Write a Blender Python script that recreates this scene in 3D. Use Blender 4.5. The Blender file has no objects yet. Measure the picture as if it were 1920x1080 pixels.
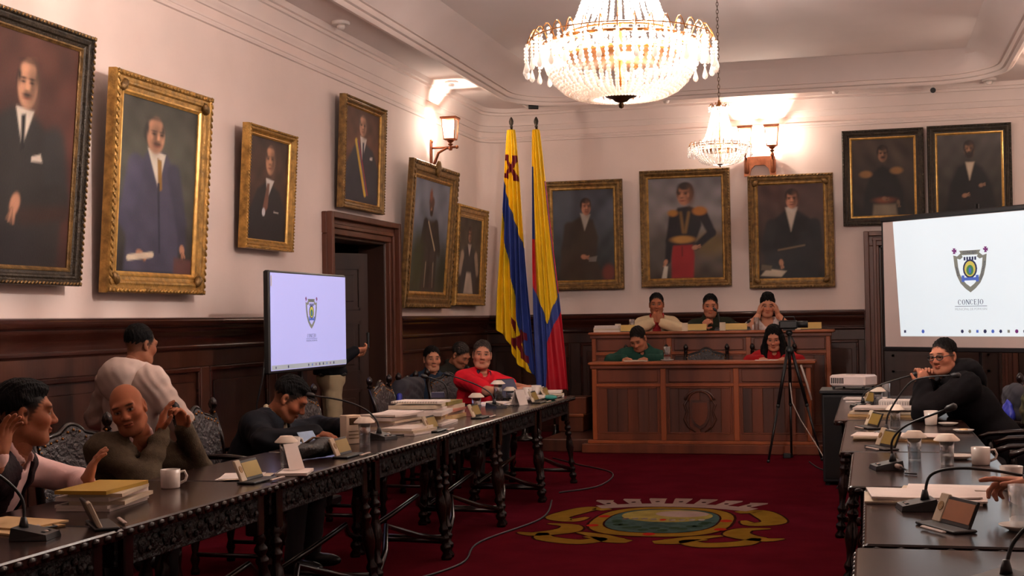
import bpy, math, random
import numpy as np
from mathutils import Vector, Matrix
random.seed(7); np.random.seed(7)
scn = bpy.context.scene
COL = scn.collection
PI = math.pi
R = math.radians

# ---------------------------------------------------------------- camera
cam_d = bpy.data.cameras.new('camera')
cam_d.sensor_width = 36.0
cam_d.lens = 2551.0 / 1920.0 * 36.0
cam_d.clip_start = 0.05
cam_d.clip_end = 200
cam = bpy.data.objects.new('camera', cam_d)
COL.objects.link(cam)
_r = Vector((0.96707459, 0.25398638, -0.01605151))
_u = Vector((0.02127095, -0.01781696, 0.99961498))
_b = Vector((0.2536026, -0.96704368, -0.02263286))
M = Matrix((_r, _u, _b)).transposed().to_4x4()
M.translation = Vector((0, 0, 1.5))
cam.matrix_world = M
scn.camera = cam

# ---------------------------------------------------------------- view + world
scn.view_settings.view_transform = 'Standard'
scn.view_settings.look = 'None'
scn.view_settings.gamma = 1.0
scn.view_settings.use_curve_mapping = False
scn.view_settings.exposure = 0.72
W = bpy.data.worlds.new('world')
scn.world = W
W.use_nodes = True
W.node_tree.nodes['Background'].inputs[0].default_value = (0.10, 0.11, 0.14, 1)
W.node_tree.nodes['Background'].inputs[1].default_value = 0.3
CH_W, CHS_W, LAN_W = 600.0, 200.0, 110.0        # watts of the chandeliers and lanterns
WARM = (1.0, 0.87, 0.79)

# ---------------------------------------------------------------- helpers
def lin(c):
    c = np.asarray(c, float) / 255.0
    return np.where(c <= 0.04045, c / 12.92, ((c + 0.055) / 1.055) ** 2.4)

def setp(o, label=None, cat=None, group=None, kind=None):
    if label: o['label'] = label
    if cat: o['category'] = cat
    if group: o['group'] = group
    if kind: o['kind'] = kind
    return o

def thing(name, label, cat, loc=(0, 0, 0), rz=0.0, group=None, rx=0.0):
    o = bpy.data.objects.new(name, None)
    o.empty_display_size = 0.1
    COL.objects.link(o)
    o.location = loc
    o.rotation_euler = (rx, 0, rz)
    return setp(o, label, cat, group)

def link(name, me, parent=None):
    o = bpy.data.objects.new(name, me)
    COL.objects.link(o)
    if parent is not None: o.parent = parent
    return o

def kids(o): return [c for c in COL.objects if c.parent == o]

def dup(root, loc, rz=0.0, label=None, group=None):
    CH = {}
    for ob in COL.objects:
        if ob.parent: CH.setdefault(ob.parent.name, []).append(ob)
    def cp(o, par):
        c = o.copy(); COL.objects.link(c); c.parent = par
        for k in CH.get(o.name, []): cp(k, c)
        return c
    r = cp(root, None)
    r.location = loc; r.rotation_euler = (root.rotation_euler[0], 0, rz)
    if label: r['label'] = label
    if group: r['group'] = group
    return r

class MB:
    """collects shapes into one mesh"""
    def __init__(s): s.v = []; s.f = []; s.m = []; s.cur = 0
    def raw(s, v, f):
        n = len(s.v); s.v += [tuple(p) for p in v]
        for q in f: s.f.append(tuple(n + i for i in q)); s.m.append(s.cur)
        return s
    def box(s, x0, x1, y0, y1, z0, z1, bev=0.0, mat=None):
        if bev > 0:
            b = min(bev, abs(x1 - x0) * .45, abs(y1 - y0) * .45, abs(z1 - z0) * .45)
            v = []
            for z, i in ((z0, b), (z0 + b, 0), (z1 - b, 0), (z1, b)):
                xa, xb, ya, yb = x0 + i, x1 - i, y0 + i, y1 - i
                c = b - i if i == 0 else 0
                c = b
                v += [(xa + c, ya, z), (xb - c, ya, z), (xb, ya + c, z), (xb, yb - c, z), (xb - c, yb, z), (xa + c, yb, z), (xa, yb - c, z), (xa, ya + c, z)]
            f = [tuple(range(7, -1, -1)), tuple(range(24, 32))]
            for l in range(3):
                for i in range(8):
                    j = (i + 1) % 8
                    f.append((l * 8 + i, l * 8 + j, l * 8 + 8 + j, l * 8 + 8 + i))
        else:
            v = [(x0, y0, z0), (x1, y0, z0), (x1, y1, z0), (x0, y1, z0), (x0, y0, z1), (x1, y0, z1), (x1, y1, z1), (x0, y1, z1)]
            f = [(3, 2, 1, 0), (4, 5, 6, 7), (0, 1, 5, 4), (1, 2, 6, 5), (2, 3, 7, 6), (3, 0, 4, 7)]
        if mat is not None: v = [tuple(mat @ Vector(p)) for p in v]
        return s.raw(v, f)
    def lathe(s, prof, n=16, c=(0, 0, 0), mat=None, cap=True):
        v = []; f = []
        for r, z in prof:
            for i in range(n):
                a = 2 * PI * i / n
                v.append((c[0] + r * math.cos(a), c[1] + r * math.sin(a), c[2] + z))
        for k in range(len(prof) - 1):
            for i in range(n):
                j = (i + 1) % n
                f.append((k * n + i, k * n + j, k * n + n + j, k * n + n + i))
        if cap:
            f.append(tuple(range(n - 1, -1, -1))); f.append(tuple(range((len(prof) - 1) * n, len(prof) * n)))
        if mat is not None: v = [tuple(mat @ Vector(p)) for p in v]
        return s.raw(v, f)
    def tube(s, pts, r, n=8, cap=True, flat=1.0):
        pts = [Vector(p) for p in pts]
        rr = r if isinstance(r, (list, tuple)) else [r] * len(pts)
        v = []; f = []; prev = None
        for i, p in enumerate(pts):
            t = (pts[min(i + 1, len(pts) - 1)] - pts[max(i - 1, 0)]).normalized()
            if prev is None:
                a = Vector((0, 0, 1)) if abs(t.z) < .9 else Vector((1, 0, 0))
                u = t.cross(a).normalized()
            else:
                u = (prev - t * prev.dot(t)).normalized()
            prev = u; w = t.cross(u)
            for k in range(n):
                an = 2 * PI * k / n
                v.append(p + u * (rr[i] * math.cos(an)) + w * (rr[i] * flat * math.sin(an)))
        for i in range(len(pts) - 1):
            for k in range(n):
                j = (k + 1) % n
                f.append((i * n + k, i * n + j, i * n + n + j, i * n + n + k))
        if cap:
            f.append(tuple(range(n - 1, -1, -1))); f.append(tuple(range((len(pts) - 1) * n, len(pts) * n)))
        return s.raw(v, f)
    def sphere(s, c, r, n=10, m=6, mat=None):
        if not isinstance(r, (tuple, list)): r = (r, r, r)
        v = [(0, 0, -1)]
        for i in range(1, m):
            a = -PI / 2 + PI * i / m
            for k in range(n):
                b = 2 * PI * k / n
                v.append((math.cos(a) * math.cos(b), math.cos(a) * math.sin(b), math.sin(a)))
        v.append((0, 0, 1))
        f = []
        for k in range(n):
            f.append((0, 1 + (k + 1) % n, 1 + k)); f.append((len(v) - 1, 1 + (m - 2) * n + k, 1 + (m - 2) * n + (k + 1) % n))
        for i in range(m - 2):
            for k in range(n):
                j = (k + 1) % n
                f.append((1 + i * n + k, 1 + i * n + j, 1 + i * n + n + j, 1 + i * n + n + k))
        v = [Vector((p[0] * r[0], p[1] * r[1], p[2] * r[2])) for p in v]
        if mat is not None: v = [mat @ p for p in v]
        return s.raw([(p[0] + c[0], p[1] + c[1], p[2] + c[2]) for p in v], f)
    def prism(s, poly, z0, z1, mat=None):
        """polygon in xy extruded in z"""
        n = len(poly)
        v = [(p[0], p[1], z0) for p in poly] + [(p[0], p[1], z1) for p in poly]
        f = [tuple(range(n - 1, -1, -1)), tuple(range(n, 2 * n))] + [(i, (i + 1) % n, n + (i + 1) % n, n + i) for i in range(n)]
        if mat is not None: v = [tuple(mat @ Vector(p)) for p in v]
        return s.raw(v, f)
    def sheet(s, a, b, c, d): return s.raw([a, b, c, d], [(0, 1, 2, 3)])
    def mesh(s, name='mesh'):
        me = bpy.data.meshes.new(name)
        me.from_pydata(s.v, [], s.f)
        return me
    def build(s, name, mats, parent=None, smooth=False, auto=None):
        me = s.mesh(name)
        if not isinstance(mats, (list, tuple)): mats = [mats]
        for m in mats: me.materials.append(m)
        if len(mats) > 1: me.polygons.foreach_set('material_index', s.m)
        if smooth: me.shade_smooth()
        if auto:
            me.shade_smooth()
            try: me.set_sharp_from_angle(angle=R(auto))
            except Exception: pass
        return link(name, me, parent)

XZ = Matrix(((1, 0, 0, 0), (0, 0, -1, 0), (0, 1, 0, 0), (0, 0, 0, 1)))     # xy polygon -> stands in xz, extrudes to -y

# ---------------------------------------------------------------- materials
MATS = {}
def mat(name, rgb, rough=.6, metal=0.0, var=.15, scale=6.0, bump=0.0, bscale=40.0, stretch=(1, 1, 1), spec=.5, sheen=0.0, coat=0.0, rgb2=None, detail=4.0, emit=0.0):
    """noise-varied principled material; rgb in 0..255 sRGB"""
    if name in MATS: return MATS[name]
    m = bpy.data.materials.new(name); m.use_nodes = True
    nt = m.node_tree; N = nt.nodes; L = nt.links
    bs = N['Principled BSDF']
    c = lin(rgb)
    tc = N.new('ShaderNodeTexCoord'); mp = N.new('ShaderNodeMapping')
    mp.inputs['Scale'].default_value = stretch
    L.new(tc.outputs['Object'], mp.inputs['Vector'])
    nz = N.new('ShaderNodeTexNoise'); nz.inputs['Scale'].default_value = scale; nz.inputs['Detail'].default_value = detail
    L.new(mp.outputs[0], nz.inputs['Vector'])
    rp = N.new('ShaderNodeValToRGB')
    a = np.clip(c * (1 - var), 0, 1); b = np.clip(c * (1 + var), 0, 1) if rgb2 is None else lin(rgb2)
    rp.color_ramp.elements[0].position = .32; rp.color_ramp.elements[1].position = .68
    rp.color_ramp.elements[0].color = (*a, 1); rp.color_ramp.elements[1].color = (*b, 1)
    L.new(nz.outputs[0], rp.inputs[0]); L.new(rp.outputs[0], bs.inputs['Base Color'])
    bs.inputs['Roughness'].default_value = rough; bs.inputs['Metallic'].default_value = metal
    bs.inputs['Specular IOR Level'].default_value = spec
    if sheen: bs.inputs['Sheen Weight'].default_value = sheen
    if coat: bs.inputs['Coat Weight'].default_value = coat; bs.inputs['Coat Roughness'].default_value = .12
    if emit:
        L.new(rp.outputs[0], bs.inputs['Emission Color']); bs.inputs['Emission Strength'].default_value = emit
    if bump:
        n2 = N.new('ShaderNodeTexNoise'); n2.inputs['Scale'].default_value = bscale; n2.inputs['Detail'].default_value = 3
        L.new(mp.outputs[0], n2.inputs['Vector'])
        bp = N.new('ShaderNodeBump'); bp.inputs['Strength'].default_value = bump; bp.inputs['Distance'].default_value = .02
        L.new(n2.outputs[0], bp.inputs['Height']); L.new(bp.outputs[0], bs.inputs['Normal'])
    MATS[name] = m
    return m

def colmat(name, rough=.6, spec=.3, bump=0.0, bscale=60, sub=0.0, emit=0.0):
    """colour taken from the mesh's own colour attribute, with a little noise"""
    if name in MATS: return MATS[name]
    m = bpy.data.materials.new(name); m.use_nodes = True
    nt = m.node_tree; N = nt.nodes; L = nt.links; bs = N['Principled BSDF']
    at = N.new('ShaderNodeAttribute'); at.attribute_name = 'Col'
    nz = N.new('ShaderNodeTexNoise'); nz.inputs['Scale'].default_value = bscale
    mx = N.new('ShaderNodeMix'); mx.data_type = 'RGBA'; mx.blend_type = 'MULTIPLY'; mx.inputs[0].default_value = .25
    L.new(at.outputs['Color'], mx.inputs[6]); L.new(nz.outputs['Color'], mx.inputs[7])
    src = mx.outputs[2]
    if emit:
        src = at.outputs['Color']
        bs.inputs['Base Color'].default_value = (0, 0, 0, 1)
        L.new(src, bs.inputs['Emission Color']); bs.inputs['Emission Strength'].default_value = emit
    else:
        L.new(src, bs.inputs['Base Color'])
    bs.inputs['Roughness'].default_value = rough; bs.inputs['Specular IOR Level'].default_value = spec
    if sub: bs.inputs['Subsurface Weight'].default_value = sub; bs.inputs['Subsurface Radius'].default_value = (.02, .008, .004)
    if bump:
        bp = N.new('ShaderNodeBump'); bp.inputs['Strength'].default_value = bump; bp.inputs['Distance'].default_value = .01
        L.new(nz.outputs[0], bp.inputs['Height']); L.new(bp.outputs[0], bs.inputs['Normal'])
    MATS[name] = m
    return m

def emis(name, rgb, strength):
    if name in MATS: return MATS[name]
    m = bpy.data.materials.new(name); m.use_nodes = True
    bs = m.node_tree.nodes['Principled BSDF']
    c = lin(rgb)
    bs.inputs['Base Color'].default_value = (*(c * .5), 1)
    bs.inputs['Emission Color'].default_value = (*c, 1); bs.inputs['Emission Strength'].default_value = strength
    MATS[name] = m
    return m

def glass(name, rgb=(235, 238, 240), rough=.03, alpha=.14, clear=True):
    """thin clear glass: mostly see-through with a glossy skin"""
    if name in MATS: return MATS[name]
    m = bpy.data.materials.new(name); m.use_nodes = True
    nt = m.node_tree; N = nt.nodes; L = nt.links
    bs = N['Principled BSDF']; out = N['Material Output']
    c = lin(rgb)
    bs.inputs['Base Color'].default_value = (*c, 1); bs.inputs['Roughness'].default_value = rough
    if clear:
        bs = N.new('ShaderNodeBsdfGlossy'); bs.inputs['Color'].default_value = (*c, 1); bs.inputs['Roughness'].default_value = rough
    tr = N.new('ShaderNodeBsdfTransparent'); tr.inputs[0].default_value = (.93, .95, .96, 1)
    fr = N.new('ShaderNodeLayerWeight'); fr.inputs[0].default_value = .25 if clear else .35
    ad = N.new('ShaderNodeMath'); ad.operation = 'ADD'; ad.inputs[1].default_value = alpha; ad.use_clamp = True
    L.new(fr.outputs['Facing'], ad.inputs[0])
    mx = N.new('ShaderNodeMixShader')
    L.new(ad.outputs[0], mx.inputs[0]); L.new(tr.outputs[0], mx.inputs[1]); L.new(bs.outputs[0], mx.inputs[2])
    L.new(mx.outputs[0], out.inputs[0])
    MATS[name] = m
    return m

def crystal(name='crystal', clear=.38):
    if name in MATS: return MATS[name]
    m = bpy.data.materials.new(name); m.use_nodes = True
    nt = m.node_tree; N = nt.nodes; L = nt.links; out = N['Material Output']; bs = N['Principled BSDF']
    bs.inputs['Base Color'].default_value = (.95, .93, .9, 1); bs.inputs['Roughness'].default_value = .15
    tl = N.new('ShaderNodeBsdfTranslucent'); tl.inputs[0].default_value = (.97, .94, .9, 1)
    tr = N.new('ShaderNodeBsdfTransparent')
    m1 = N.new('ShaderNodeMixShader'); m1.inputs[0].default_value = .6
    L.new(bs.outputs[0], m1.inputs[1]); L.new(tl.outputs[0], m1.inputs[2])
    m2 = N.new('ShaderNodeMixShader'); m2.inputs[0].default_value = clear
    L.new(m1.outputs[0], m2.inputs[1]); L.new(tr.outputs[0], m2.inputs[2]); L.new(m2.outputs[0], out.inputs[0])
    MATS[name] = m
    return m

m_wall = mat('plaster_wall', (222, 202, 194), .85, var=.04, scale=1.5, bump=.05, bscale=30)
m_ceil = mat('plaster_ceiling', (219, 203, 198), .85, var=.03, scale=1.2)
m_mould = mat('plaster_moulding', (221, 203, 196), .75, var=.03, scale=2)
m_dado = mat('dado_wood', (62, 33, 22), .38, var=.45, scale=5, stretch=(1, 1, .12), bump=.05, bscale=60, coat=.15)
m_dadorail = mat('dado_rail_wood', (58, 28, 20), .25, var=.35, scale=4, stretch=(.1, .1, 1), coat=.3)
m_door = mat('door_wood', (50, 29, 21), .4, var=.4, scale=5, stretch=(1, 1, .1))
m_casing = mat('casing_wood', (84, 45, 30), .4, var=.35, scale=5, stretch=(1, 1, .15))
m_pod = mat('podium_wood', (98, 48, 27), .35, var=.45, scale=4, stretch=(1, 1, .07), bump=.04, bscale=50, coat=.1)
m_podlt = mat('podium_stile_wood', (136, 68, 33), .35, var=.3, scale=4, stretch=(1, 1, .08), coat=.1)
m_poddk = mat('podium_panel_wood', (70, 36, 23), .38, var=.55, scale=5, stretch=(1.4, 1, .05), coat=.1)
m_table = mat('table_top_wood', (36, 19, 15), .22, var=.35, scale=4, stretch=(1, .08, 1), coat=.15, spec=.4)
m_turn = mat('turned_wood', (24, 12, 10), .25, var=.3, scale=9, coat=.15, spec=.35)
m_carve = mat('carved_wood', (18, 10, 9), .5, var=.4, scale=30, bump=.9, bscale=45, spec=.25)
m_leather = mat('embossed_leather', (46, 38, 40), .42, var=.35, scale=14, bump=1.0, bscale=32)
m_carpet = mat('carpet_red', (72, 14, 23), .95, var=.16, scale=3.0, bump=.35, bscale=500, spec=.0)
m_black = mat('black_plastic', (20, 20, 22), .45, var=.1)
m_blackm = mat('black_metal', (22, 21, 22), .35, metal=.3, var=.1)
m_paper = mat('white_paper', (208, 195, 187), .8, var=.05, scale=9)
m_paper2 = mat('cream_paper', (188, 171, 148), .8, var=.07, scale=9)
m_manila = mat('manila_folder', (196, 160, 110), .75, var=.06)
m_china = mat('white_china', (206, 194, 184), .25, var=.03, coat=.3)
m_glass = glass('clear_glass')
m_brass = mat('aged_brass', (150, 98, 48), .32, metal=.9, var=.25, scale=20)
m_bronze = mat('dark_bronze', (82, 58, 40), .4, metal=.8, var=.3, scale=20)
m_copper = mat('copper_lamp_metal', (150, 88, 58), .35, metal=.7, var=.25, scale=20)
m_gold = mat('gilt_frame', (164, 124, 62), .38, metal=.45, var=.4, scale=18, bump=.25, bscale=70)
m_golddk = mat('dark_gilt_frame', (122, 92, 50), .42, metal=.4, var=.45, scale=18, bump=.3, bscale=70)
m_goldbr = mat('bright_gilt_slip', (206, 160, 86), .3, metal=.5, var=.25, scale=20)
m_frameblk = mat('blackened_frame', (52, 42, 30), .45, metal=.25, var=.5, scale=25, bump=.4, bscale=80)
m_nameplate = mat('yellow_nameplate', (140, 114, 42), .5, var=.08)
# ================================================================ room shell
XL, XR, YB, YF = -5.0, 2.25, 17.6, -2.6      # left, right, rear, front walls
ZS, ZC, ZD = 4.29, 4.55, 1.55                # soffit, ceiling, dado height
def struct(name, mb, m, parent=None, **k):
    o = mb.build(name, m, parent, **k)
    if parent is None: o['kind'] = 'structure'
    return o

floor = struct('floor', MB().box(XL - .3, XR + .3, YF - .3, YB + .3, -.12, 0), m_carpet)

# left wall with the doorway cut out (Y 12.18..13.74, height 2.33)
DY0, DY1, DZ = 12.2, 13.74, 2.34
mb = MB()
mb.box(XL - .25, XL, YF - .25, DY0, 0, 4.8); mb.box(XL - .25, XL, DY1, YB + .25, 0, 4.8); mb.box(XL - .25, XL, DY0, DY1, DZ, 4.8)
wall_left = struct('wall_left', mb, m_wall)
RX0, RX1 = .13, 1.55                           # rear doorway
mb = MB()
mb.box(XL, RX0, YB, YB + .25, 0, 4.8); mb.box(RX1, XR + .25, YB, YB + .25, 0, 4.8); mb.box(RX0, RX1, YB, YB + .25, 2.34, 4.8)
wall_rear = struct('wall_rear', mb, m_wall)
wall_right = struct('wall_right', MB().box(XR, XR + .25, YF - .25, YB, 0, 4.8), m_wall)
wall_front = struct('wall_front', MB().box(XL, XR, YF - .25, YF, 0, 4.8), m_wall)

# rounded inner corner between left and rear wall (plaster quarter column)
def corner(name, cx, cy, sx, par, z0, z1, r=.32):
    mb = MB(); n = 8; poly = []
    for i in range(n + 1):
        a = PI / 2 * i / n
        poly.append((cx + sx * (r - r * math.sin(a)), cy - (r - r * math.cos(a))))
    poly.append((cx, cy))
    # curved fillet: from wall side to rear side
    if sx < 0: poly = poly[::-1]
    mb.prism(poly, z0, z1)
    return mb.build(name, m_wall, par, auto=40)
corner('corner_fillet', XL, YB, 1, wall_left, ZD, ZS)
corner('corner_fillet', XR, YB, -1, wall_rear, ZD, ZS)

# ---- ceiling: soffit ring, hanging rounded rim, cove, flat field
IN = .66                                       # rim inset from the walls
def rrect(x0, x1, y0, y1, r, n=10):
    p = []
    for cx, cy, a0 in ((x1 - r, y1 - r, 0), (x0 + r, y1 - r, 90), (x0 + r, y0 + r, 180), (x1 - r, y0 + r, 270)):
        for i in range(n + 1):
            a = R(a0 + 90 * i / n)
            p.append((cx + r * math.cos(a), cy + r * math.sin(a)))
    return p
def loft(rings, close=False):
    """rings: list of (poly, z) with equal counts, bridged; viewed from below/inside"""
    mb = MB(); v = []; f = []; n = len(rings[0][0])
    for poly, z in rings: v += [(x, y, z) for x, y in poly]
    for k in range(len(rings) - 1):
        for i in range(n):
            j = (i + 1) % n
            f.append((k * n + i, k * n + j, (k + 1) * n + j, (k + 1) * n + i))
    return mb.raw(v, f)
def ring(inset, r): return rrect(XL + inset, XR - inset, YF + inset, YB - inset, r)
mb = loft([(ring(-.2, .01), ZS), (ring(IN - .02, .8), ZS)])
ceiling = struct('ceiling', mb, m_ceil, auto=30)
prof = [(IN - .03, ZS + .01), (IN - .03, 4.235), (IN, 4.205), (IN + .035, 4.2), (IN + .05, 4.215), (IN + .055, 4.24), (IN + .085, 4.245), (IN + .10, 4.27), (IN + .10, 4.29), (IN + .125, 4.292), (IN + .13, 4.31)]
loft([(ring(i, max(.1, .84 - (i - IN))), z) for i, z in prof]).build('cornice_rim', m_mould, ceiling, auto=35)
cove = [(IN + .13, 4.30), (IN + .17, 4.36), (IN + .24, 4.43), (IN + .33, 4.50), (IN + .44, ZC)]
loft([(ring(i, max(.06, .70 - 2.6 * (i - IN - .13))), z) for i, z in cove]).build('ceiling_cove', m_ceil, ceiling, auto=25)
mb = MB(); p = ring(IN + .44, .06); mb.raw([(x, y, ZC) for x, y in p], [tuple(range(len(p)))])
mb.build('ceiling_field', m_ceil, ceiling)
MB().box(XL - .3, XR + .3, YF - .3, YB + .3, 4.8, 4.95).build('ceiling_slab', m_ceil, ceiling)

# ---- plaster cornice bands on the walls: profile (out, z)
bands = [[(0, 3.86), (.018, 3.865), (.022, 3.885), (.012, 3.892), (.012, 3.902), (.02, 3.907), (.02, 3.922), (0, 3.93)],
         [(0, 4.0), (.015, 4.005), (.02, 4.03), (.035, 4.05), (.038, 4.07), (.05, 4.075), (.06, 4.12), (.085, 4.17), (.1, 4.2), (.12, 4.205), (.12, 4.235), (.145, 4.24), (.16, 4.29)]]
for b in bands:
    rr = []
    mb = loft([(rrect(XL + o, XR - o, YF + o, YB - o, .34), z) for o, z in b])
    mb.build('cornice_band', m_mould, ceiling, auto=35)

# ---- dado (wainscot): backing, base, cap, rail, stiles and recessed panels; runs along a wall in local x
def dado(parent, length, place, gaps, pw=1.15):
    """place(x, out, z) -> world; gaps = [(x0,x1)] doorways"""
    def pb(name, x0, x1, o0, o1, z0, z1, m):
        mb = MB().box(x0, x1, o0, o1, z0, z1, .006)
        mb.v = [place(*p) for p in mb.v]
        return mb.build(name, m, parent)
    segs = []; x = 0
    for a, b in sorted(gaps): segs.append((x, a)); x = b
    segs.append((x, length))
    for a, b in segs:
        if b - a < .1: continue
        pb('dado_backing', a, b, 0, .025, 0, ZD - .1, m_dado)
        pb('dado_skirting', a, b, 0, .06, 0, .2, m_dadorail)
        # cap moulding swept
        prof = [(0, 1.30), (.045, 1.30), (.06, 1.315), (.06, 1.33), (.04, 1.34), (.04, 1.39), (.055, 1.42), (.075, 1.44), (.085, 1.46), (.085, 1.475), (.1, 1.48), (.115, 1.5), (.115, 1.525), (.105, 1.535), (.105, ZD - .006), (.09, ZD), (0, ZD)]
        v = [place(a, o, z) for o, z in prof] + [place(b, o, z) for o, z in prof]; n = len(prof)
        f = [(i, i + 1, n + i + 1, n + i) for i in range(n - 1)] + [tuple(range(n)), tuple(range(2 * n - 1, n - 1, -1))]
        MB().raw(v, f).build('dado_cap', m_dadorail, parent, auto=40)
        k = max(1, round((b - a) / pw)); w = (b - a) / k
        pb('dado_top_rail', a, b, .025, .045, 1.17, 1.30, m_dado)
        pb('dado_bottom_rail', a, b, .025, .045, .2, .3, m_dado)
        for i in range(k):
            x0 = a + i * w; x1 = x0 + w
            pb('dado_stile', x0 - .06 if i else x0, x0 + .08, .025, .045, .3, 1.17, m_dado)
            if i == k - 1: pb('dado_stile', x1 - .08, x1, .025, .045, .3, 1.17, m_dado)
            # moulding round the panel
            for (p, q, z0, z1) in ((x0 + .08, x1 - .08, 1.135, 1.17), (x0 + .08, x1 - .08, .3, .335), (x0 + .08, x0 + .11, .335, 1.135), (x1 - .11, x1 - .08, .335, 1.135)):
                pb('panel_moulding', p, q, .025, .052, z0, z1, m_dadorail)
            pb('dado_panel', x0 + .16, x1 - .16, .025, .037, .4, 1.06, m_dado)
dado(wall_left, YB - YF, lambda x, o, z: (XL + o, YF + x, z), [(11.97 - YF, 13.96 - YF)], 1.2)
dado(wall_rear, XR - XL, lambda x, o, z: (XL + x, YB - o, z), [(-.06 - XL, 1.74 - XL)], 1.1)

# ---- doors
def casing(parent, width, height, place, cw=.21):
    """place(x,out,z); opening x 0..width"""
    def pb(name, poly_boxes, m):
        mb = MB()
        for b in poly_boxes: mb.box(*b, .006)
        mb.v = [place(*p) for p in mb.v]
        mb.build(name, m, parent)
    for s in (0, 1):
        x0 = -cw if s == 0 else width
        a, b = (x0, x0 + cw)
        pb('casing_jamb', [(a, b, 0, .05, 0, height), ((a, a + .06, .05, .11, 0, height + cw) if s == 0 else (b - .06, b, .05, .11, 0, height + cw)),
                           ((a + .11, a + .15, .05, .075, 0, height + .08) if s == 0 else (b - .15, b - .11, .05, .075, 0, height + .08))], m_casing)
    pb('casing_head', [(-cw, width + cw, 0, .05, height, height + cw), (-cw + .06, width + cw - .06, .05, .11, height + cw - .06, height + cw), (-.08, width + .08, .05, .075, height + .06, height + .1)], m_casing)
    pb('door_reveal', [(-.0, .03, -.3, 0, 0, height), (width - .03, width, -.3, 0, 0, height), (0, width, -.3, 0, height - .03, height)], m_door)

def leaf(parent, hinge, ang, w, h, m=m_door):
    """panelled door leaf swinging from a hinge point; local x along the leaf"""
    d = link('door_leaf', MB().box(0, w, -.022, .022, 0.01, h).mesh(), parent)
    d.data.materials.append(m)
    d.location = hinge; d.rotation_euler = (0, 0, ang)
    for z0, z1 in ((.18, .78), (.95, 1.5), (1.62, h - .14)):
        for sy in (-1, 1):
            mb = MB()
            y0, y1 = (.022, .034) if sy > 0 else (-.034, -.022)
            mb.box(.1, w - .1, y0, y1, z0, z0 + .03); mb.box(.1, w - .1, y0, y1, z1 - .03, z1)
            mb.box(.1, .13, y0, y1, z0, z1); mb.box(w - .13, w - .1, y0, y1, z0, z1)
            mb.box(.19, w - .19, y0, y1 - .004 * sy if sy > 0 else y1, z0 + .09, z1 - .09, .008)
            mb.build('door_panel', m, d)
    return d
d1 = thing('door_1', None, None); d1['kind'] = 'structure'
casing(d1, DY1 - DY0, DZ, lambda x, o, z: (XL + o, DY0 + x, z))
leaf(d1, (XL - .2, DY1 - .05, 0), R(-122), .82, DZ - .12)
leaf(d1, (XL - .2, DY0 + .04, 0), R(150), .74, DZ - .12)
d2 = thing('door_2', None, None); d2['kind'] = 'structure'
casing(d2, RX1 - RX0, 2.34, lambda x, o, z: (RX0 + x, YB - o, z), .18)
leaf(d2, (RX0 + .03, YB + .12, 0), 0, .68, 2.3)
leaf(d2, (RX1 - .03, YB + .12, 0), R(180), .68, 2.3)
# hall behind the left doorway, its dimness put into the dark plaster colour
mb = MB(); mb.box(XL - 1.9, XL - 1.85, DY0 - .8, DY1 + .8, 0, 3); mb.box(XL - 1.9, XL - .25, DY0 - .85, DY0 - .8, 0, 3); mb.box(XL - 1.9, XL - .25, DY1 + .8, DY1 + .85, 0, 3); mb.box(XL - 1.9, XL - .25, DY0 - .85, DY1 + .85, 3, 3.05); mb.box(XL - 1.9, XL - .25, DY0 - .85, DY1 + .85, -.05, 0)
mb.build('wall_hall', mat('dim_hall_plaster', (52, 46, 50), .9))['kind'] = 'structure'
mb = MB(); mb.box(RX0 - .1, RX1 + .1, YB + .2, YB + .25, 0, 2.5); mb.build('wall_passage', m_door)['kind'] = 'structure'

# ---- dais behind the lower podium
mb = MB(); mb.box(-3.6, .1, 14.95, YB - .06, 0, .14, .01)
struct('floor_dais', mb, m_poddk)

# ---- carpet emblem, woven into the floor
m_emg = mat('carpet_gold', (104, 77, 26), .95, var=.12, scale=8, bump=.3, bscale=500, spec=.0)
m_emd = mat('carpet_dark_outline', (40, 16, 14), .95, var=.1, spec=.0)
m_emw = mat('carpet_grey_white', (118, 98, 92), .95, var=.1, spec=.0)
m_emy = mat('carpet_pale_yellow', (110, 96, 50), .95, var=.2, scale=7, spec=.0)
m_emb = mat('carpet_blue_green', (48, 62, 58), .95, var=.3, scale=9, spec=.0)
m_emr = mat('carpet_scarlet', (124, 30, 22), .95, var=.1, spec=.0)
m_emgn = mat('carpet_green', (38, 50, 38), .95, var=.2, spec=.0)
em = link('carpet_emblem', None, floor); em.location = (-1.5, 10.0, .002)
def ribbon(pts, ws, z, m, name):
    """flat tapered band following a smooth path"""
    P = [Vector((x, y, 0)) for x, y in pts]; q = []; w2 = []
    for i in range(len(P) - 1):
        p0, p1, p2, p3 = P[max(i - 1, 0)], P[i], P[i + 1], P[min(i + 2, len(P) - 1)]
        for t in np.linspace(0, 1, 7)[:(7 if i == len(P) - 2 else 6)]:
            q.append(.5 * ((2 * p1) + (-p0 + p2) * t + (2 * p0 - 5 * p1 + 4 * p2 - p3) * t * t + (-p0 + 3 * p1 - 3 * p2 + p3) * t ** 3)); w2.append(ws[i] * (1 - t) + ws[i + 1] * t)
    v = []; f = []
    for i, p in enumerate(q):
        t = (q[min(i + 1, len(q) - 1)] - q[max(i - 1, 0)]).normalized(); n = Vector((-t.y, t.x, 0))
        v += [(p + n * w2[i])[:2] + (z,), (p - n * w2[i])[:2] + (z,)]
        if i: f.append((2 * i - 2, 2 * i - 1, 2 * i + 1, 2 * i))
    return MB().raw(v, f).build(name, m, em)
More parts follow.
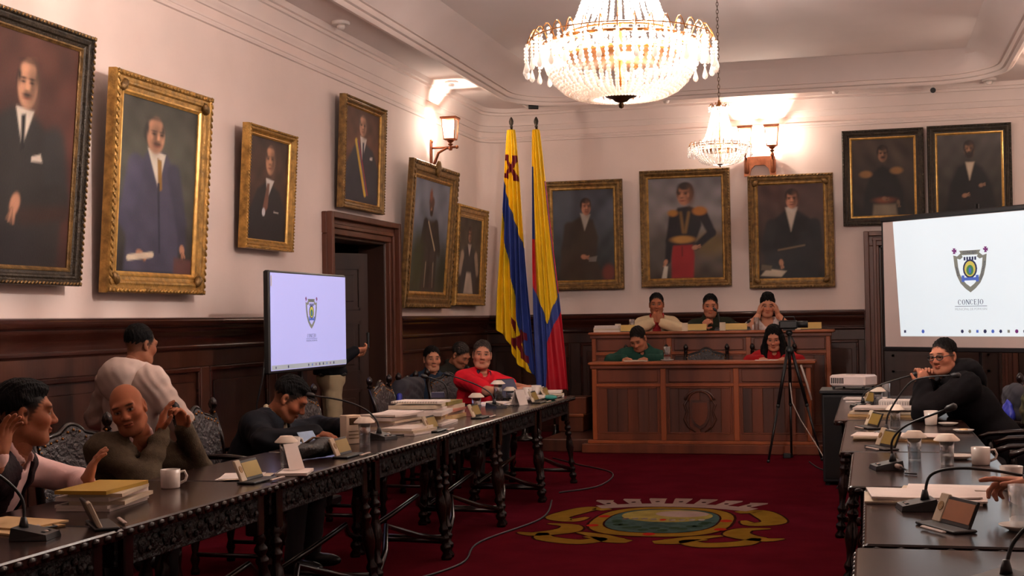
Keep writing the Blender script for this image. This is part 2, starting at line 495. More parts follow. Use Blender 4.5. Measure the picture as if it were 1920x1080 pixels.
def disc(cx, cy, rx, ry, z, m, name, n=36, pw=2.0):
    p = []
    for i in range(n):
        a = 2 * PI * i / n; c, s = math.cos(a), math.sin(a)
        p.append((cx + rx * math.copysign(abs(c) ** (2 / pw), c), cy + ry * math.copysign(abs(s) ** (2 / pw), s), z))
    return MB().raw(p, [tuple(range(n))]).build(name, m, em)
disc(0, -.05, .53, .74, .0005, m_emd, 'oval_outline', pw=2.6)
disc(0, -.05, .51, .715, .001, m_emg, 'oval_border', pw=2.6)
disc(0, -.03, .42, .60, .0015, m_emd, 'oval_outline', pw=2.5)
disc(0, -.03, .405, .585, .002, m_emb, 'oval_field', pw=2.5)
disc(0, .2, .34, .32, .0025, m_emy, 'oval_sky')
disc(.1, .3, .2, .16, .003, m_emw, 'oval_cloud')
for i in range(15):
    a = PI + PI * (i + .5) / 15
    disc(.33 * math.cos(a), -.05 + .46 * math.sin(a) * (.8 if i % 2 else 1), .04, .05, .003, m_emgn, 'woven_tree', 10)
for i in range(9): disc(-.28 + .07 * i, .0 + .02 * math.sin(i), .026, .045, .0035, m_emr if i == 4 else m_bronze, 'woven_house', 8)
for cx, cy in ((-.46, .1), (.46, .0), (0, -.68), (-.46, -.35), (.46, -.4)): disc(cx, cy, .045, .06, .003, m_emr, 'woven_jewel', 12)
for s in (-1, 1):
    for pts, ws in (([(.5, .45), (.64, .52), (.74, .3), (.8, .0), (.66, -.12), (.58, .05)], [.05, .09, .1, .09, .07, .02]),
                    ([(.8, -.3), (.62, -.38), (.6, -.6), (.78, -.78), (.92, -.72)], [.015, .07, .1, .08, .01]),
                    ([(.74, -.72), (.66, -.95), (.42, -1.06), (.3, -.92), (.42, -.84)], [.03, .08, .09, .06, .015]),
                    ([(.5, -.66), (.34, -.78), (.2, -.95), (.08, -1.0)], [.02, .07, .1, .05])):
        P = [(s * x, y) for x, y in pts]
        ribbon(P, [w + .018 for w in ws], .0003, m_emd, 'scroll_outline'); ribbon(P, ws, .0008, m_emg, 'scroll')
for i in range(7):                                   # castle crown
    x = -.62 + .2067 * i
    y0 = .88 + .18 * (1 - (i - 3) ** 2 / 9)
    MB().raw([(x * .8 - .05, y0 - .2, .002), (x * .8 + .05, y0 - .2, .002), (x + .07, y0 + .06, .002), (x + .07, y0 + .12, .002), (x - .07, y0 + .12, .002), (x - .07, y0 + .06, .002)], [(0, 1, 2, 3, 4, 5)]).build('crown_tower', m_emw, em)
    disc(x * .9, y0 - .08, .02, .035, .003, m_emd, 'crown_window', 8)
ribbon([(-.6, .6), (-.3, .74), (0, .78), (.3, .74), (.6, .6)], [.09] * 5, .0015, m_emw, 'crown_band')
# ================================================================ chandeliers and wall lanterns
m_crys = crystal('bowl_crystal', .06)
m_crys2 = crystal('tent_crystal', .72)
m_bulb = emis('bulb_glow', (255, 236, 214), 60.0)
def bead_mesh(r, n=6, m=4, name='bead'):
    mb = MB().sphere((0, 0, 0), r, n, m); me = mb.mesh(name); me.materials.append(m_crys); return me
def strand(path, r, parent, n=6, name='crystal_strand', m=None):
    """string of faceted beads along a path of points"""
    mb = MB(); P = [Vector(p) for p in path]
    acc = 0; seg = []
    L = [0]
    for i in range(1, len(P)): L.append(L[-1] + (P[i] - P[i - 1]).length)
    k = max(2, int(L[-1] / (r * 1.9)) + 1)
    for j in range(k):
        d = L[-1] * j / (k - 1); i = 1
        while i < len(P) - 1 and L[i] < d: i += 1
        t = (d - L[i - 1]) / max(1e-6, L[i] - L[i - 1])
        q = P[i - 1].lerp(P[i], t)
        mb.sphere(q, r * (1.0 if j % 3 else 1.15), n, 4)
    o = mb.build(name, m or m_crys, parent)
    return o
def plight(name, loc, watts, color, rad, parent):
    l = bpy.data.lights.new(name, 'POINT'); l.energy = watts; l.color = color; l.shadow_soft_size = rad
    o = bpy.data.objects.new(name, l); COL.objects.link(o); o.location = loc; o.parent = parent
    return o

def chandelier(label, loc, s, ztop, watts, nb, br, nl):
    """loc = floor-plan point and z of the main ring; s scales the body (ring radius .43 at s=1)"""
    t = thing('chandelier', label, 'chandelier', loc)
    c = Vector((0, 0, 0))
    # metal: main ring, upper ring, hoop, stem, crown, bottom cup and finial
    def torus(r, z, th, name, m=m_brass, n=40, flat=.6):
        pts = [(r * math.cos(2 * PI * i / n), r * math.sin(2 * PI * i / n), z) for i in range(n + 1)]
        return MB().tube(pts, th, 6, cap=False, flat=flat).build(name, m, t, smooth=True)
    torus(.43 * s, 0, .016 * s, 'main_ring'); torus(.30 * s, .06 * s, .010 * s, 'upper_ring'); torus(.105 * s, .66 * s, .012 * s, 'crown_ring'); torus(.5 * s, .03 * s, .006 * s, 'outer_hoop')
    MB().lathe([(.0, -.35 * s), (.012 * s, -.345 * s), (.016 * s, -.33 * s), (.01 * s, -.318 * s), (.035 * s, -.31 * s), (.05 * s, -.295 * s), (.085 * s, -.285 * s), (.092 * s, -.272 * s), (.07 * s, -.262 * s), (.02 * s, -.262 * s)], 20).build('bottom_finial', m_bronze, t, auto=40)
    MB().lathe([(.008 * s, -.26 * s), (.012 * s, 0), (.012 * s, .5 * s), (.03 * s, .6 * s), (.05 * s, .66 * s), (.03 * s, .72 * s), (.012 * s, .78 * s)], 10).build('stem', m_brass, t, smooth=True)
    mb = MB()
    for i in range(6):
        a = 2 * PI * i / 6; mb.tube([(.0, 0, .0), (.43 * s * math.cos(a), .43 * s * math.sin(a), 0)], .006 * s, 5)
    mb.build('spokes', m_brass, t)
    # chain up to the ceiling
    z = .78 * s; mb = MB(); i = 0
    while z < ztop - .03:
        pts = []
        for k in range(9):
            a = 2 * PI * k / 8
            u, w = .010 * math.cos(a), .022 * math.sin(a)
            pts.append((u if i % 2 else 0, 0 if i % 2 else u, z + .018 + w))
        mb.tube(pts, .0028, 5, cap=False); z += .034; i += 1
    mb.build('chain', m_bronze, t)
    MB().lathe([(.09, ztop), (.085, ztop - .02), (.05, ztop - .035), (.015, ztop - .06), (.0, ztop - .06)], 20).build('ceiling_rose', m_bronze, t, smooth=True)
    # bowl strands
    for i in range(nb):
        a = 2 * PI * i / nb; ca, sa = math.cos(a), math.sin(a); pth = []
        for k in range(9):
            u = k / 8
            r = (.43 * math.cos(u * 1.28) ** .8) * s; zz = -.285 * math.sin(u * PI / 2) ** 1.05 * s
            r = max(r, .075 * s)
            pth.append((r * ca, r * sa, zz - .005))
        strand(pth, br, t, name='bowl_strand')
    # tent strands up to the crown
    nt_ = int(nb * .62)
    for i in range(nt_):
        a = 2 * PI * (i + .5) / nt_; ca, sa = math.cos(a), math.sin(a)
        pth = [((.295 - .19 * (u ** .62)) * s * ca, (.295 - .19 * (u ** .62)) * s * sa, (.07 + .58 * u) * s) for u in np.linspace(0, 1, 8)]
        strand(pth, br * .85, t, name='tent_strand', m=m_crys2)
    # short links between upper and main ring
    ns = int(nb * .5)
    for i in range(ns):
        a = 2 * PI * i / ns; ca, sa = math.cos(a), math.sin(a)
        strand([(.43 * s * ca, .43 * s * sa, .01 * s), (.36 * s * ca, .36 * s * sa, .0), (.30 * s * ca, .30 * s * sa, .05 * s)], br * .8, t, name='swag_strand')
    # hooked arms with pear drops round the ring
    nd = int(nb * .62)
    drop = MB().lathe([(.001, .0), (.004, -.004), (.006, -.015), (.014, -.04), (.016, -.052), (.011, -.064), (.001, -.07)], 8, cap=False).mesh('pear_drop')
    drop.materials.append(m_crys); drop.shade_smooth()
    for i in range(nd):
        a = 2 * PI * (i + .3) / nd; ca, sa = math.cos(a), math.sin(a)
        pts = []
        for k in range(8):
            u = k / 7; r = (.43 + .095 * u) * s; zz = (.085 * math.sin(u * PI) + .0) * s - .01 * u
            pts.append((r * ca, r * sa, zz))
        hk = MB().tube(pts, .0035 * s ** .5, 4).build('hook_arm', m_brass, t)
        zz = pts[-1][2]
        strand([(pts[-1][0], pts[-1][1], zz), (pts[-1][0], pts[-1][1], zz - .075 * s)], br * .75, hk, name='drop_strand')
        o = link('pear_drop', drop, hk); o.location = (pts[-1][0], pts[-1][1], zz - .08 * s); o.scale = (s, s, s * 1.05)
        rr = .47 * s
        strand([(rr * ca, rr * sa, .05 * s), (rr * ca, rr * sa, -.03 * s)], br * .75, hk, name='drop_strand')
        o = link('pear_drop', drop, hk); o.location = (rr * ca, rr * sa, -.03 * s); o.scale = (s * .9, s * .9, s * .9)
    # crown of small hooks at the top
    for i in range(10):
        a = 2 * PI * i / 10; ca, sa = math.cos(a), math.sin(a)
        pts = [((.1 + .07 * u) * s * ca, (.1 + .07 * u) * s * sa, (.66 + .06 * math.sin(u * PI)) * s) for u in np.linspace(0, 1, 6)]
        MB().tube(pts, .003, 4).build('crown_hook', m_brass, t)
        strand([pts[-1], (pts[-1][0], pts[-1][1], pts[-1][2] - .07 * s)], br * .8, t, name='crown_drop')
    # brass tray added to block downward light; weaker bulb below it lights the bowl
    MB().lathe([(0, -.085 * s), (.30 * s, -.085 * s), (.33 * s, -.06 * s), (.335 * s, -.06 * s), (.30 * s, -.079 * s), (0, -.079 * s)], 28, cap=False).build('light_block_tray', m_brass, t, smooth=True)
    # bulbs and their light
    bm = MB().sphere((0, 0, 0), .022 * max(s, .7), 10, 8).mesh('bulb'); bm.materials.append(m_bulb); bm.shade_smooth()
    for i in range(nl):
        a = 2 * PI * (i + .25) / nl
        q = (.2 * s * math.cos(a), .2 * s * math.sin(a), -.02 * s)
        sk_ = MB().lathe([(.014 * s, q[2] - .075 * s), (.014 * s, q[2] - .02 * s)], 8, (q[0], q[1], 0)).build('bulb_socket', m_brass, t)
        o = link('bulb', bm, sk_); o.location = q
        plight('bulb_light', (q[0], q[1], q[2] + .0), watts * .5 / nl, WARM, .03 * s, t)
    o = link('bulb', bm, t); o.location = (.03, 0, -.17 * s); plight('bulb_light', (.03, 0, -.17 * s), watts * (.09 if s > .8 else .26), WARM, .03 * s, t)
    o = link('bulb', bm, t); o.location = (0.03, 0, .36 * s); plight('bulb_light', (0.03, 0, .36 * s), watts * 1.0, WARM, .03 * s, t)
    return t
chandelier('large crystal bowl chandelier with gold hooked arms above the carpet emblem', (-1.30, 7.4, 3.0), 1.0, ZC - 3.0, CH_W, 56, .0118, 6)
chandelier('small crystal chandelier on a long chain before the rear wall portraits', (-1.27, 12.3, 3.02), .54, ZC - 3.02, CHS_W, 36, .0085, 4)

# ---- wall lanterns. local: wall at y=0, lamp projects to -y
m_lglass = glass('frosted_lamp_glass', (255, 244, 230), .4, alpha=.45, clear=False)
m_lbulb = emis('lantern_bulb_glow', (255, 240, 220), 45.0)
def lantern_body(t, x, y, z):
    """four sided tapered lantern whose foot is at (x,y,z)"""
    mb = MB()
    MB().lathe([(.0, -.10), (.02, -.095), (.027, -.075), (.02, -.055), (.013, -.045), (.03, -.03), (.032, -.02), (.012, -.012), (.03, .0), (.055, .03)], 10, (x, y, z)).build('lantern_foot', m_copper, t, auto=40)
    b, tw, h = .062, .082, .24
    z0, z1 = z + .035, z + .035 + h
    c0 = [(-b, -b), (b, -b), (b, b), (-b, b)]; c1 = [(-tw, -tw), (tw, -tw), (tw, tw), (-tw, tw)]
    for i in range(4):
        a0, a1 = c0[i], c1[i]
        mb.tube([(x + a0[0], y + a0[1], z0), (x + a1[0], y + a1[1], z1)], .007, 5)
    for cc, zz in ((c0, z0), (c1, z1)):
        for i in range(4):
            a0, a1 = cc[i], cc[(i + 1) % 4]; mb.tube([(x + a0[0], y + a0[1], zz), (x + a1[0], y + a1[1], zz)], .009, 5)
    cage = mb.build('lantern_cage', m_copper, t)
    for i in range(4):
        j = (i + 1) % 4; k = .96
        MB().sheet((x + c0[i][0] * k, y + c0[i][1] * k, z0), (x + c0[j][0] * k, y + c0[j][1] * k, z0), (x + c1[j][0] * k, y + c1[j][1] * k, z1), (x + c1[i][0] * k, y + c1[i][1] * k, z1)).build('lantern_pane', m_lglass, cage)
    rim = MB(); rw = .097
    for (xa, xb, ya, yb) in ((-rw, rw, -rw, -rw + .03), (-rw, rw, rw - .03, rw), (-rw, -rw + .03, -rw + .03, rw - .03), (rw - .03, rw, -rw + .03, rw - .03)):
        rim.box(x + xa, x + xb, y + ya, y + yb, z1, z1 + .022)
    rim.build('lantern_rim', m_copper, t)
    MB().box(x - .05, x + .05, y - .05, y + .05, z0 - .012, z0 + .004).build('lantern_floor', m_copper, t)
    MB().sphere((x, y, z0 + .1), (.026, .026, .05), 10, 8).build('bulb', m_lbulb, t, smooth=True)
    plight('bulb_light', (x, y, z0 + .13), LAN_W, (1, .86, .72), .03, t)
def lantern(label, loc, rz, n=1, group=None):
    t = thing('wall_lantern', label, 'wall lamp', loc, rz, group)
    if n == 1:
        mb = MB(); mb.box(-.035, .035, -.02, 0, -.12, .22, .01); mb.sphere((0, -.012, .22), .028, 8, 6); mb.build('wall_plate', m_copper, t, auto=40)
        MB().tube([(0, -.015, -.1), (0, -.06, -.02), (0, -.1, .08), (0, -.2, .13), (0, -.27, .13)], [.022, .024, .022, .02, .016], 8, flat=.7).build('bracket_scroll', m_copper, t, smooth=True)
        MB().tube([(0, -.01, .14), (0, -.32, .14)], .013, 8).build('bracket_arm', m_copper, t, smooth=True)
        MB().sphere((0, -.33, .14), .022, 8, 6).build('arm_knob', m_copper, t, smooth=True)
        lantern_body(t, 0, -.25, .20)
    else:
        poly = [(-.2, -.06), (-.13, -.06), (-.11, .03), (-.06, .08), (.06, .08), (.11, .03), (.13, -.06), (.2, -.06), (.2, .14), (.16, .19), (-.16, .19), (-.2, .14)]
        MB().prism(poly, 0, .05, XZ).build('wall_plate', m_copper, t)
        for s in (-1, 1):
            MB().lathe([(.02, 0), (.032, .02), (.028, .12), (.03, .2), (.02, .22)], 8, (s * .165, -.06, -.03)).build('bracket_column', m_copper, t, auto=40)
            MB().tube([(s * .165, -.05, .15), (s * .165, -.13, .16), (s * .165, -.16, .2)], .016, 6).build('bracket_arm', m_copper, t, smooth=True)
            lantern_body(t, s * .165, -.16, .27)
    return t
lantern('copper lantern lit on a scroll bracket above the two small full length portraits', (XL, 15.35, 3.40), R(90))
lantern('copper lantern on a bracket above the large dark framed portrait', (XL, 7.02, 3.66), R(90))
lantern('twin copper lantern on one bracket above the rear wall portraits', (-1.31, YB, 3.33), 0, 2)
lantern('copper lantern on a bracket on the right hand wall', (XR, 15.35, 3.40), R(-90))
lantern('copper lantern on a bracket on the right hand wall by the tables', (XR, 7.02, 3.66), R(-90))

# ---- round spotlights and small cameras on the soffit
m_white = mat('white_paint', (214, 200, 194), .6, var=.03)
def soffit_spot(x, y, label):
    t = thing('soffit_spotlight', label, 'spotlight', (x, y, ZS), 0, 'small round spotlights on the ceiling soffit')
    MB().lathe([(.0, -.03), (.075, -.03), (.085, -.02), (.085, 0), (.0, 0)], 20).build('base_disc', m_white, t, auto=40)
    MB().lathe([(.0, -.075), (.03, -.07), (.04, -.05), (.036, -.03)], 14).build('lamp_cup', m_white, t, smooth=True)
soffit_spot(-4.70, 11.8, 'round white spotlight on the soffit above the gilt sash portrait'); soffit_spot(-4.68, 15.2, 'round white spotlight on the soffit above the lit left lantern')
soffit_spot(-2.45, 17.25, 'round white spotlight on the soffit above the officer portrait'); soffit_spot(-.35, 17.25, 'round white spotlight on the soffit beside the twin lantern')
soffit_spot(1.45, 17.2, 'round white spotlight on the soffit in the right rear corner')
t = thing('security_camera', 'white and black security camera under the soffit above the dark portraits', 'camera', (.80, 17.22, ZS))
MB().lathe([(.0, -.02), (.045, -.02), (.045, 0), (0, 0)], 14).build('base_disc', m_white, t)
MB().tube([(0, 0, -.02), (0, -.02, -.07)], .014, 8).build('neck', m_white, t)
MB().tube([(0, .03, -.085), (0, -.10, -.115)], [.034, .038], 12).build('housing', m_white, t, auto=40)
MB().tube([(0, -.10, -.115), (0, -.107, -.117)], .033, 12).build('lens', m_black, t)
t = thing('security_camera', 'small security camera on a bracket in the corner above the flags', 'camera', (-4.28, 17.0, ZS), R(25))
MB().lathe([(.0, -.025), (.06, -.025), (.07, 0), (0, 0)], 14).build('base_disc', m_white, t)
MB().tube([(0, 0, -.02), (.06, -.01, -.06), (.12, -.02, -.05)], .012, 8).build('neck', m_white, t)
MB().tube([(.08, -.01, -.055), (.2, -.05, -.06)], .03, 10).build('housing', m_black, t, auto=40)
# ================================================================ framed portraits
m_canvas = colmat('oil_paint', .55, .3, bump=.08, bscale=90)
def paintmesh(w, h, layers, bg, res=.009, seed=1, dh=1.2):
    nx, nz = max(30, int(w / res)), max(30, int(h / res))
    x = np.linspace(0, 1, nx); y = np.linspace(0, dh, nz)
    X, Y = np.meshgrid(x, y)
    rs = np.random.RandomState(seed)
    nse = np.zeros_like(X)
    for _ in range(14):
        kx, ky, ph = rs.uniform(3, 26), rs.uniform(3, 26), rs.uniform(0, 6.3)
        nse += np.sin(kx * X + ky * Y * rs.choice([-1, 1]) + ph + 1.5 * np.sin(3 * X + ph)) / 14
    hh = dh
    C0 = np.zeros(X.shape + (3,))
    bgc = [(np.array(lin(c)), py) for c, py in bg]
    yy = Y / hh
    for i in range(3):
        C0[..., i] = np.interp(yy, [b[1] for b in bgc], [b[0][i] for b in bgc])
    C0 *= (1 + .75 * nse)[..., None]
    for L in layers:
        k, p, col = L[0], L[1], np.array(lin(L[2])); soft = L[3] if len(L) > 3 else .012
        if k == 'e':
            cx, cy, rx, ry = p[:4]; a = R(p[4]) if len(p) > 4 else 0
            u = (X - cx) * math.cos(a) + (Y - cy) * math.sin(a); v = -(X - cx) * math.sin(a) + (Y - cy) * math.cos(a)
            d = (np.sqrt((u / rx) ** 2 + (v / ry) ** 2) - 1) * min(rx, ry)
        elif k == 'c':
            x0, y0, r0, x1, y1, r1 = p; dx, dy = x1 - x0, y1 - y0
            t = np.clip(((X - x0) * dx + (Y - y0) * dy) / (dx * dx + dy * dy + 1e-9), 0, 1)
            d = np.hypot(X - x0 - t * dx, Y - y0 - t * dy) - (r0 + (r1 - r0) * t)
        elif k == 'p':
            P = np.array(p); d = np.full(X.shape, 9.0); ins = np.zeros(X.shape, bool)
            for i in range(len(P)):
                (ax, ay), (bx, by) = P[i], P[(i + 1) % len(P)]
                dx, dy = bx - ax, by - ay
                t = np.clip(((X - ax) * dx + (Y - ay) * dy) / (dx * dx + dy * dy + 1e-9), 0, 1)
                d = np.minimum(d, np.hypot(X - ax - t * dx, Y - ay - t * dy))
                cr = ((ay > Y) != (by > Y)) & (X < (bx - ax) * (Y - ay) / (by - ay + 1e-12) + ax)
                ins ^= cr
            d = np.where(ins, -d, d)
        al = np.clip(.5 - d / (2 * soft), 0, 1); al = al * al * (3 - 2 * al)
        # painterly modelling: each painted form is a little darker to its lower right
        cc = col * (1 + .30 * nse)[..., None]
        C0 = C0 * (1 - al[..., None]) + cc * al[..., None]
    C0 = np.clip(C0, 0, 1)
    me = bpy.data.meshes.new('canvas')
    vx = (X - .5) * w; vz = (Y / hh) * h
    v = np.stack([vx.ravel(), np.zeros(X.size), vz.ravel()], 1)
    idx = np.arange(nx * nz).reshape(nz, nx)
    q = np.stack([idx[:-1, :-1].ravel(), idx[:-1, 1:].ravel(), idx[1:, 1:].ravel(), idx[1:, :-1].ravel()], 1)
    me.vertices.add(len(v)); me.vertices.foreach_set('co', v.astype(np.float32).ravel())
    me.loops.add(q.size); me.loops.foreach_set('vertex_index', q.astype(np.int32).ravel())
    me.polygons.add(len(q)); me.polygons.foreach_set('loop_start', np.arange(0, q.size, 4, dtype=np.int32)); me.polygons.foreach_set('loop_total', np.full(len(q), 4, np.int32))
    me.update()
    ca = me.color_attributes.new('Col', 'FLOAT_COLOR', 'POINT')
    ca.data.foreach_set('color', np.concatenate([C0.reshape(-1, 3), np.ones((X.size, 1))], 1).astype(np.float32).ravel())
    me.materials.append(m_canvas)
    return me

def ringframe(w, h, prof):
    """mitred rectangular moulding, prof = [(inset from outer edge, out)] ; outer size w x h, base z=0, front to -y"""
    v = []; f = []; n = len(prof)
    for i, o in prof:
        for x, z in ((-w / 2 + i, i), (w / 2 - i, i), (w / 2 - i, h - i), (-w / 2 + i, h - i)): v.append((x, -o, z))
    for k in range(n - 1):
        for j in range(4):
            l = (j + 1) % 4
            f.append((k * 4 + j, k * 4 + l, k * 4 + 4 + l, k * 4 + 4 + j))
    return MB().raw(v, f)

def painting(label, w, h, loc, rz, lean, fw, layers, bg, style='gold', seed=1, res=.009, dh=1.2, group='framed portraits on the walls'):
    t = thing('framed_portrait', label, 'painting', loc, rz, group, rx=lean)
    mo, mi = {'gold': (m_gold, m_goldbr), 'dark': (m_frameblk, m_golddk), 'mid': (m_golddk, m_gold), 'bead': (m_frameblk, m_goldbr)}[style]
    D = .075
    outer = [(0, 0), (0, D * .75), (fw * .05, D * .92), (fw * .14, D), (fw * .22, D * .97), (fw * .28, D * .8), (fw * .36, D * .78), (fw * .46, D * .86), (fw * .55, D * .8), (fw * .62, D * .6), (fw * .78, D * .5)]
    fr_ = ringframe(w, h, outer).build('frame', mo, t, auto=30)
    ringframe(w, h, [(fw * .78, D * .5), (fw * .8, D * .58), (fw * .88, D * .6), (fw * .93, D * .48), (fw, D * .4), (fw, D * .2)]).build('frame_slip', mi, fr_, auto=30)
    MB().box(-w / 2 + .01, w / 2 - .01, -.012, 0, .01, h - .01).build('back_board', m_bronze, t)
    c = link('canvas', paintmesh(w - 2 * fw, h - 2 * fw, layers, bg, res, seed, dh), t); c.location = (0, -D * .3, fw)
    # running ornament on the moulding
    mb = MB(); st = fw * .32; i0 = fw * .14
    def run(x0, z0, x1, z1):
        L = math.hypot(x1 - x0, z1 - z0); k = int(L / st)
        for i in range(k + 1):
            u = i / k; rot = Matrix.Rotation(math.atan2(z1 - z0, x1 - x0) + R(35), 4, 'Y').inverted()
            mb.sphere((x0 + (x1 - x0) * u, -D, z0 + (z1 - z0) * u), (st * .5, .009, st * .22), 6, 4, mat=rot.to_3x3().to_4x4())
    a, b, e, g = -w / 2 + i0, w / 2 - i0, i0, h - i0
    for q in ((a, e, b, e), (b, e, b, g), (b, g, a, g), (a, g, a, e)): run(*q)
    mb.build('carved_edge', mo if style != 'dark' else m_golddk, fr_, smooth=True)['kind'] = 'stuff'
    return t, D

def head(cx, cy, r, skin, hair, face=0, bald=False, must=None, beard=None, eyes=True):
    """painted head: face turned by face (-1 left .. 1 right)"""
    dk = tuple(int(c * .62) for c in skin); lt = tuple(min(255, int(c * 1.12)) for c in skin)
    if bald:
        o = [('e', (cx - face * r * .3, cy + r * .12, r * .80, r * .72), hair, r * .14), ('e', (cx, cy + r * .04, r * .70, r * 1.04), skin, r * .1)]
        o += [('e', (cx + sx_ * r * .62 - face * r * .12, cy + r * .38, r * .13, r * .34), hair, r * .12) for sx_ in (-1, 1)]
        o += [('e', (cx - face * r * .2, cy + r * .98, r * .45, r * .1), hair, r * .14), ('e', (cx - r * .1, cy + r * .68, r * .34, r * .2), lt, r * .2)]
    else:
        o = [('e', (cx - face * r * .28, cy + r * .28, r * .80, r * .95), hair, r * .12), ('e', (cx, cy, r * .70, r * 1.0), skin, r * .1), ('e', (cx - face * .12 * r, cy + r * .84, r * .64, r * .36), hair, r * .14)]
        o += [('e', (cx + sx_ * r * .66 - face * r * .1, cy + r * .3, r * .12, r * .4), hair, r * .12) for sx_ in (-1, 1)]
    o += [('e', (cx + r * .3 - face * r * .5, cy - r * .1, r * .35, r * .8), dk, r * .35), ('e', (cx - face * r * .66, cy + r * .0, r * .14, r * .24), skin, r * .08)]
    ex = face * r * .25
    for s in (-1, 1):
        o += [('e', (cx + ex + s * r * .3, cy + r * .12, r * .15, r * .07), (34, 22, 18), r * .07), ('e', (cx + ex + s * r * .3, cy + r * .27, r * .2, r * .05), hair if max(hair) < 110 else (60, 45, 35), r * .06)]
    o += [('e', (cx + ex * 1.5, cy - r * .1, r * .09, r * .28), lt, r * .1), ('e', (cx + ex * 1.4, cy - r * .27, r * .16, r * .07), dk, r * .08), ('e', (cx + ex, cy - r * .55, r * .24, r * .06), (120, 60, 50), r * .07)]
    if must: o.append(('e', (cx + ex, cy - r * .42, r * .3, r * .1), must, r * .07))
    if beard: o += [('e', (cx + ex * .4, cy - r * .72, r * .55, r * .42), beard, r * .15), ('c', (cx - r * .6, cy, r * .12, cx - r * .4, cy - r * .6, r * .16), beard, r * .1), ('c', (cx + r * .6, cy, r * .12, cx + r * .4, cy - r * .6, r * .16), beard, r * .1)]
    return o
def hand(cx, cy, r, a, skin=(186, 132, 104)):
    o = [('e', (cx, cy, r, r * .68, a), skin, r * .2)]
    dk = tuple(int(c * .7) for c in skin)
    for i in range(4):
        b = R(a) + R(-18 + 12 * i); o.append(('c', (cx + r * .6 * math.cos(b), cy + r * .6 * math.sin(b), r * .2, cx + r * 1.7 * math.cos(b), cy + r * 1.7 * math.sin(b), r * .14), skin if i % 2 else dk, r * .12))
    return o
LW, RT = R(90), 0.0
def lw(y0, y1, z): return (XL + .055, (y0 + y1) / 2, z)
SK = (196, 144, 114)
# large dark-framed seated man (left end)
L = [('e', (.5, .45, .46, .52), (66, 40, 34), .2), ('p', [(.2, .0), (.1, .5), (.22, .72), (.42, .82), (.62, .8), (.82, .68), (.93, .42), (.9, 0)], (44, 40, 38), .03),
     ('c', (.82, .66, .1, .88, .36, .11), (48, 46, 46), .04), ('c', (.88, .36, .1, .55, .33, .07), (40, 36, 34), .03), ('p', [(.46, .83), (.53, .62), (.62, .82)], (214, 200, 184), .01), ('p', [(.51, .79), (.55, .8), (.55, .62), (.52, .6)], (26, 24, 26), .01),
     ('p', [(.62, .58), (.7, .6), (.72, .56), (.62, .555)], (206, 190, 176), .008)] + head(.55, .95, .125, SK, (40, 30, 26), -.1, bald=True, must=(48, 36, 30)) + hand(.5, .32, .06, 250) + \
    [('e', (.3, .08, .5, .14), (34, 28, 30), .08), ('c', (.58, .26, .05, .95, .3, .04), (52, 34, 28), .03)]
painting('large portrait of a seated man in dark suit, blackened rope edged frame', 1.36, 1.60, lw(6.36, 7.72, 1.755), LW, R(4.6), .115, L, [((58, 36, 32), 0), ((92, 52, 44), .5), ((84, 50, 40), 1)], 'dark', 3, .012, 1.21)
# tall gilt frame: standing man in blue-grey suit holding a paper roll
L = [('e', (.5, .95, .5, .55), (84, 84, 74), .35), ('p', [(.1, .0), (.13, .5), (.2, .98), (.4, 1.2), (.6, 1.14), (.75, .95), (.82, .5), (.8, 0)], (74, 72, 92), .03),
     ('c', (.2, 1.0, .1, .1, .5, .085), (78, 76, 98), .03), ('c', (.1, .5, .085, .28, .19, .06), (70, 68, 88), .03), ('c', (.7, .98, .09, .83, .5, .075), (62, 60, 78), .03), ('c', (.83, .5, .07, .86, .25, .05), (58, 56, 74), .03),
     ('p', [(.34, 1.18), (.5, .80), (.58, 1.14)], (218, 208, 192), .012), ('p', [(.47, 1.1), (.53, 1.08), (.55, .8), (.5, .78)], (150, 110, 50), .012), ('c', (.5, .85, .015, .55, .2, .01), (48, 46, 62), .01)] + \
    head(.44, 1.30, .165, SK, (54, 50, 48), .55, bald=True, must=(70, 50, 42)) + hand(.3, .17, .055, 330) + hand(.86, .24, .05, 285) + [('c', (.16, .13, .028, .45, .17, .028), (216, 200, 176), .01), ('p', [(.75, 0), (.75, .16), (1, .14), (1, 0)], (96, 62, 60), .02)]
painting('portrait of a standing man in blue grey suit with paper roll, wide gilt frame', 1.36, 1.50, lw(8.03, 9.40, 1.72), LW, R(3.5), .15, L, [((42, 38, 38), 0), ((72, 70, 64), .5), ((62, 60, 54), 1)], 'gold', 5, .011, 1.62)
# small gilt bust
L = [('p', [(.0, 0), (.04, .3), (.25, .62), (.5, .72), (.8, .62), (1, .35), (1, 0)], (34, 30, 34), .03), ('p', [(.45, .76), (.5, .5), (.66, .74)], (206, 196, 190), .012), ('p', [(.49, .7), (.55, .7), (.52, .4), (.42, .3), (.4, .4)], (122, 82, 66), .012), ('e', (.42, .34, .04, .05), (200, 196, 200), .01), ('c', (.68, .36, .008, .8, .35, .008), (190, 180, 172), .006)] + head(.55, .98, .17, (190, 136, 104), (60, 48, 42), -.2, bald=True)
painting('small gilt framed bust portrait of a man in dark suit and brown tie', .94, 1.02, lw(10.1, 11.05, 2.115), LW, R(3.2), .085, L, [((40, 28, 24), 0), ((72, 48, 38), .6), ((58, 40, 32), 1)], 'gold', 8, .010, 1.24)
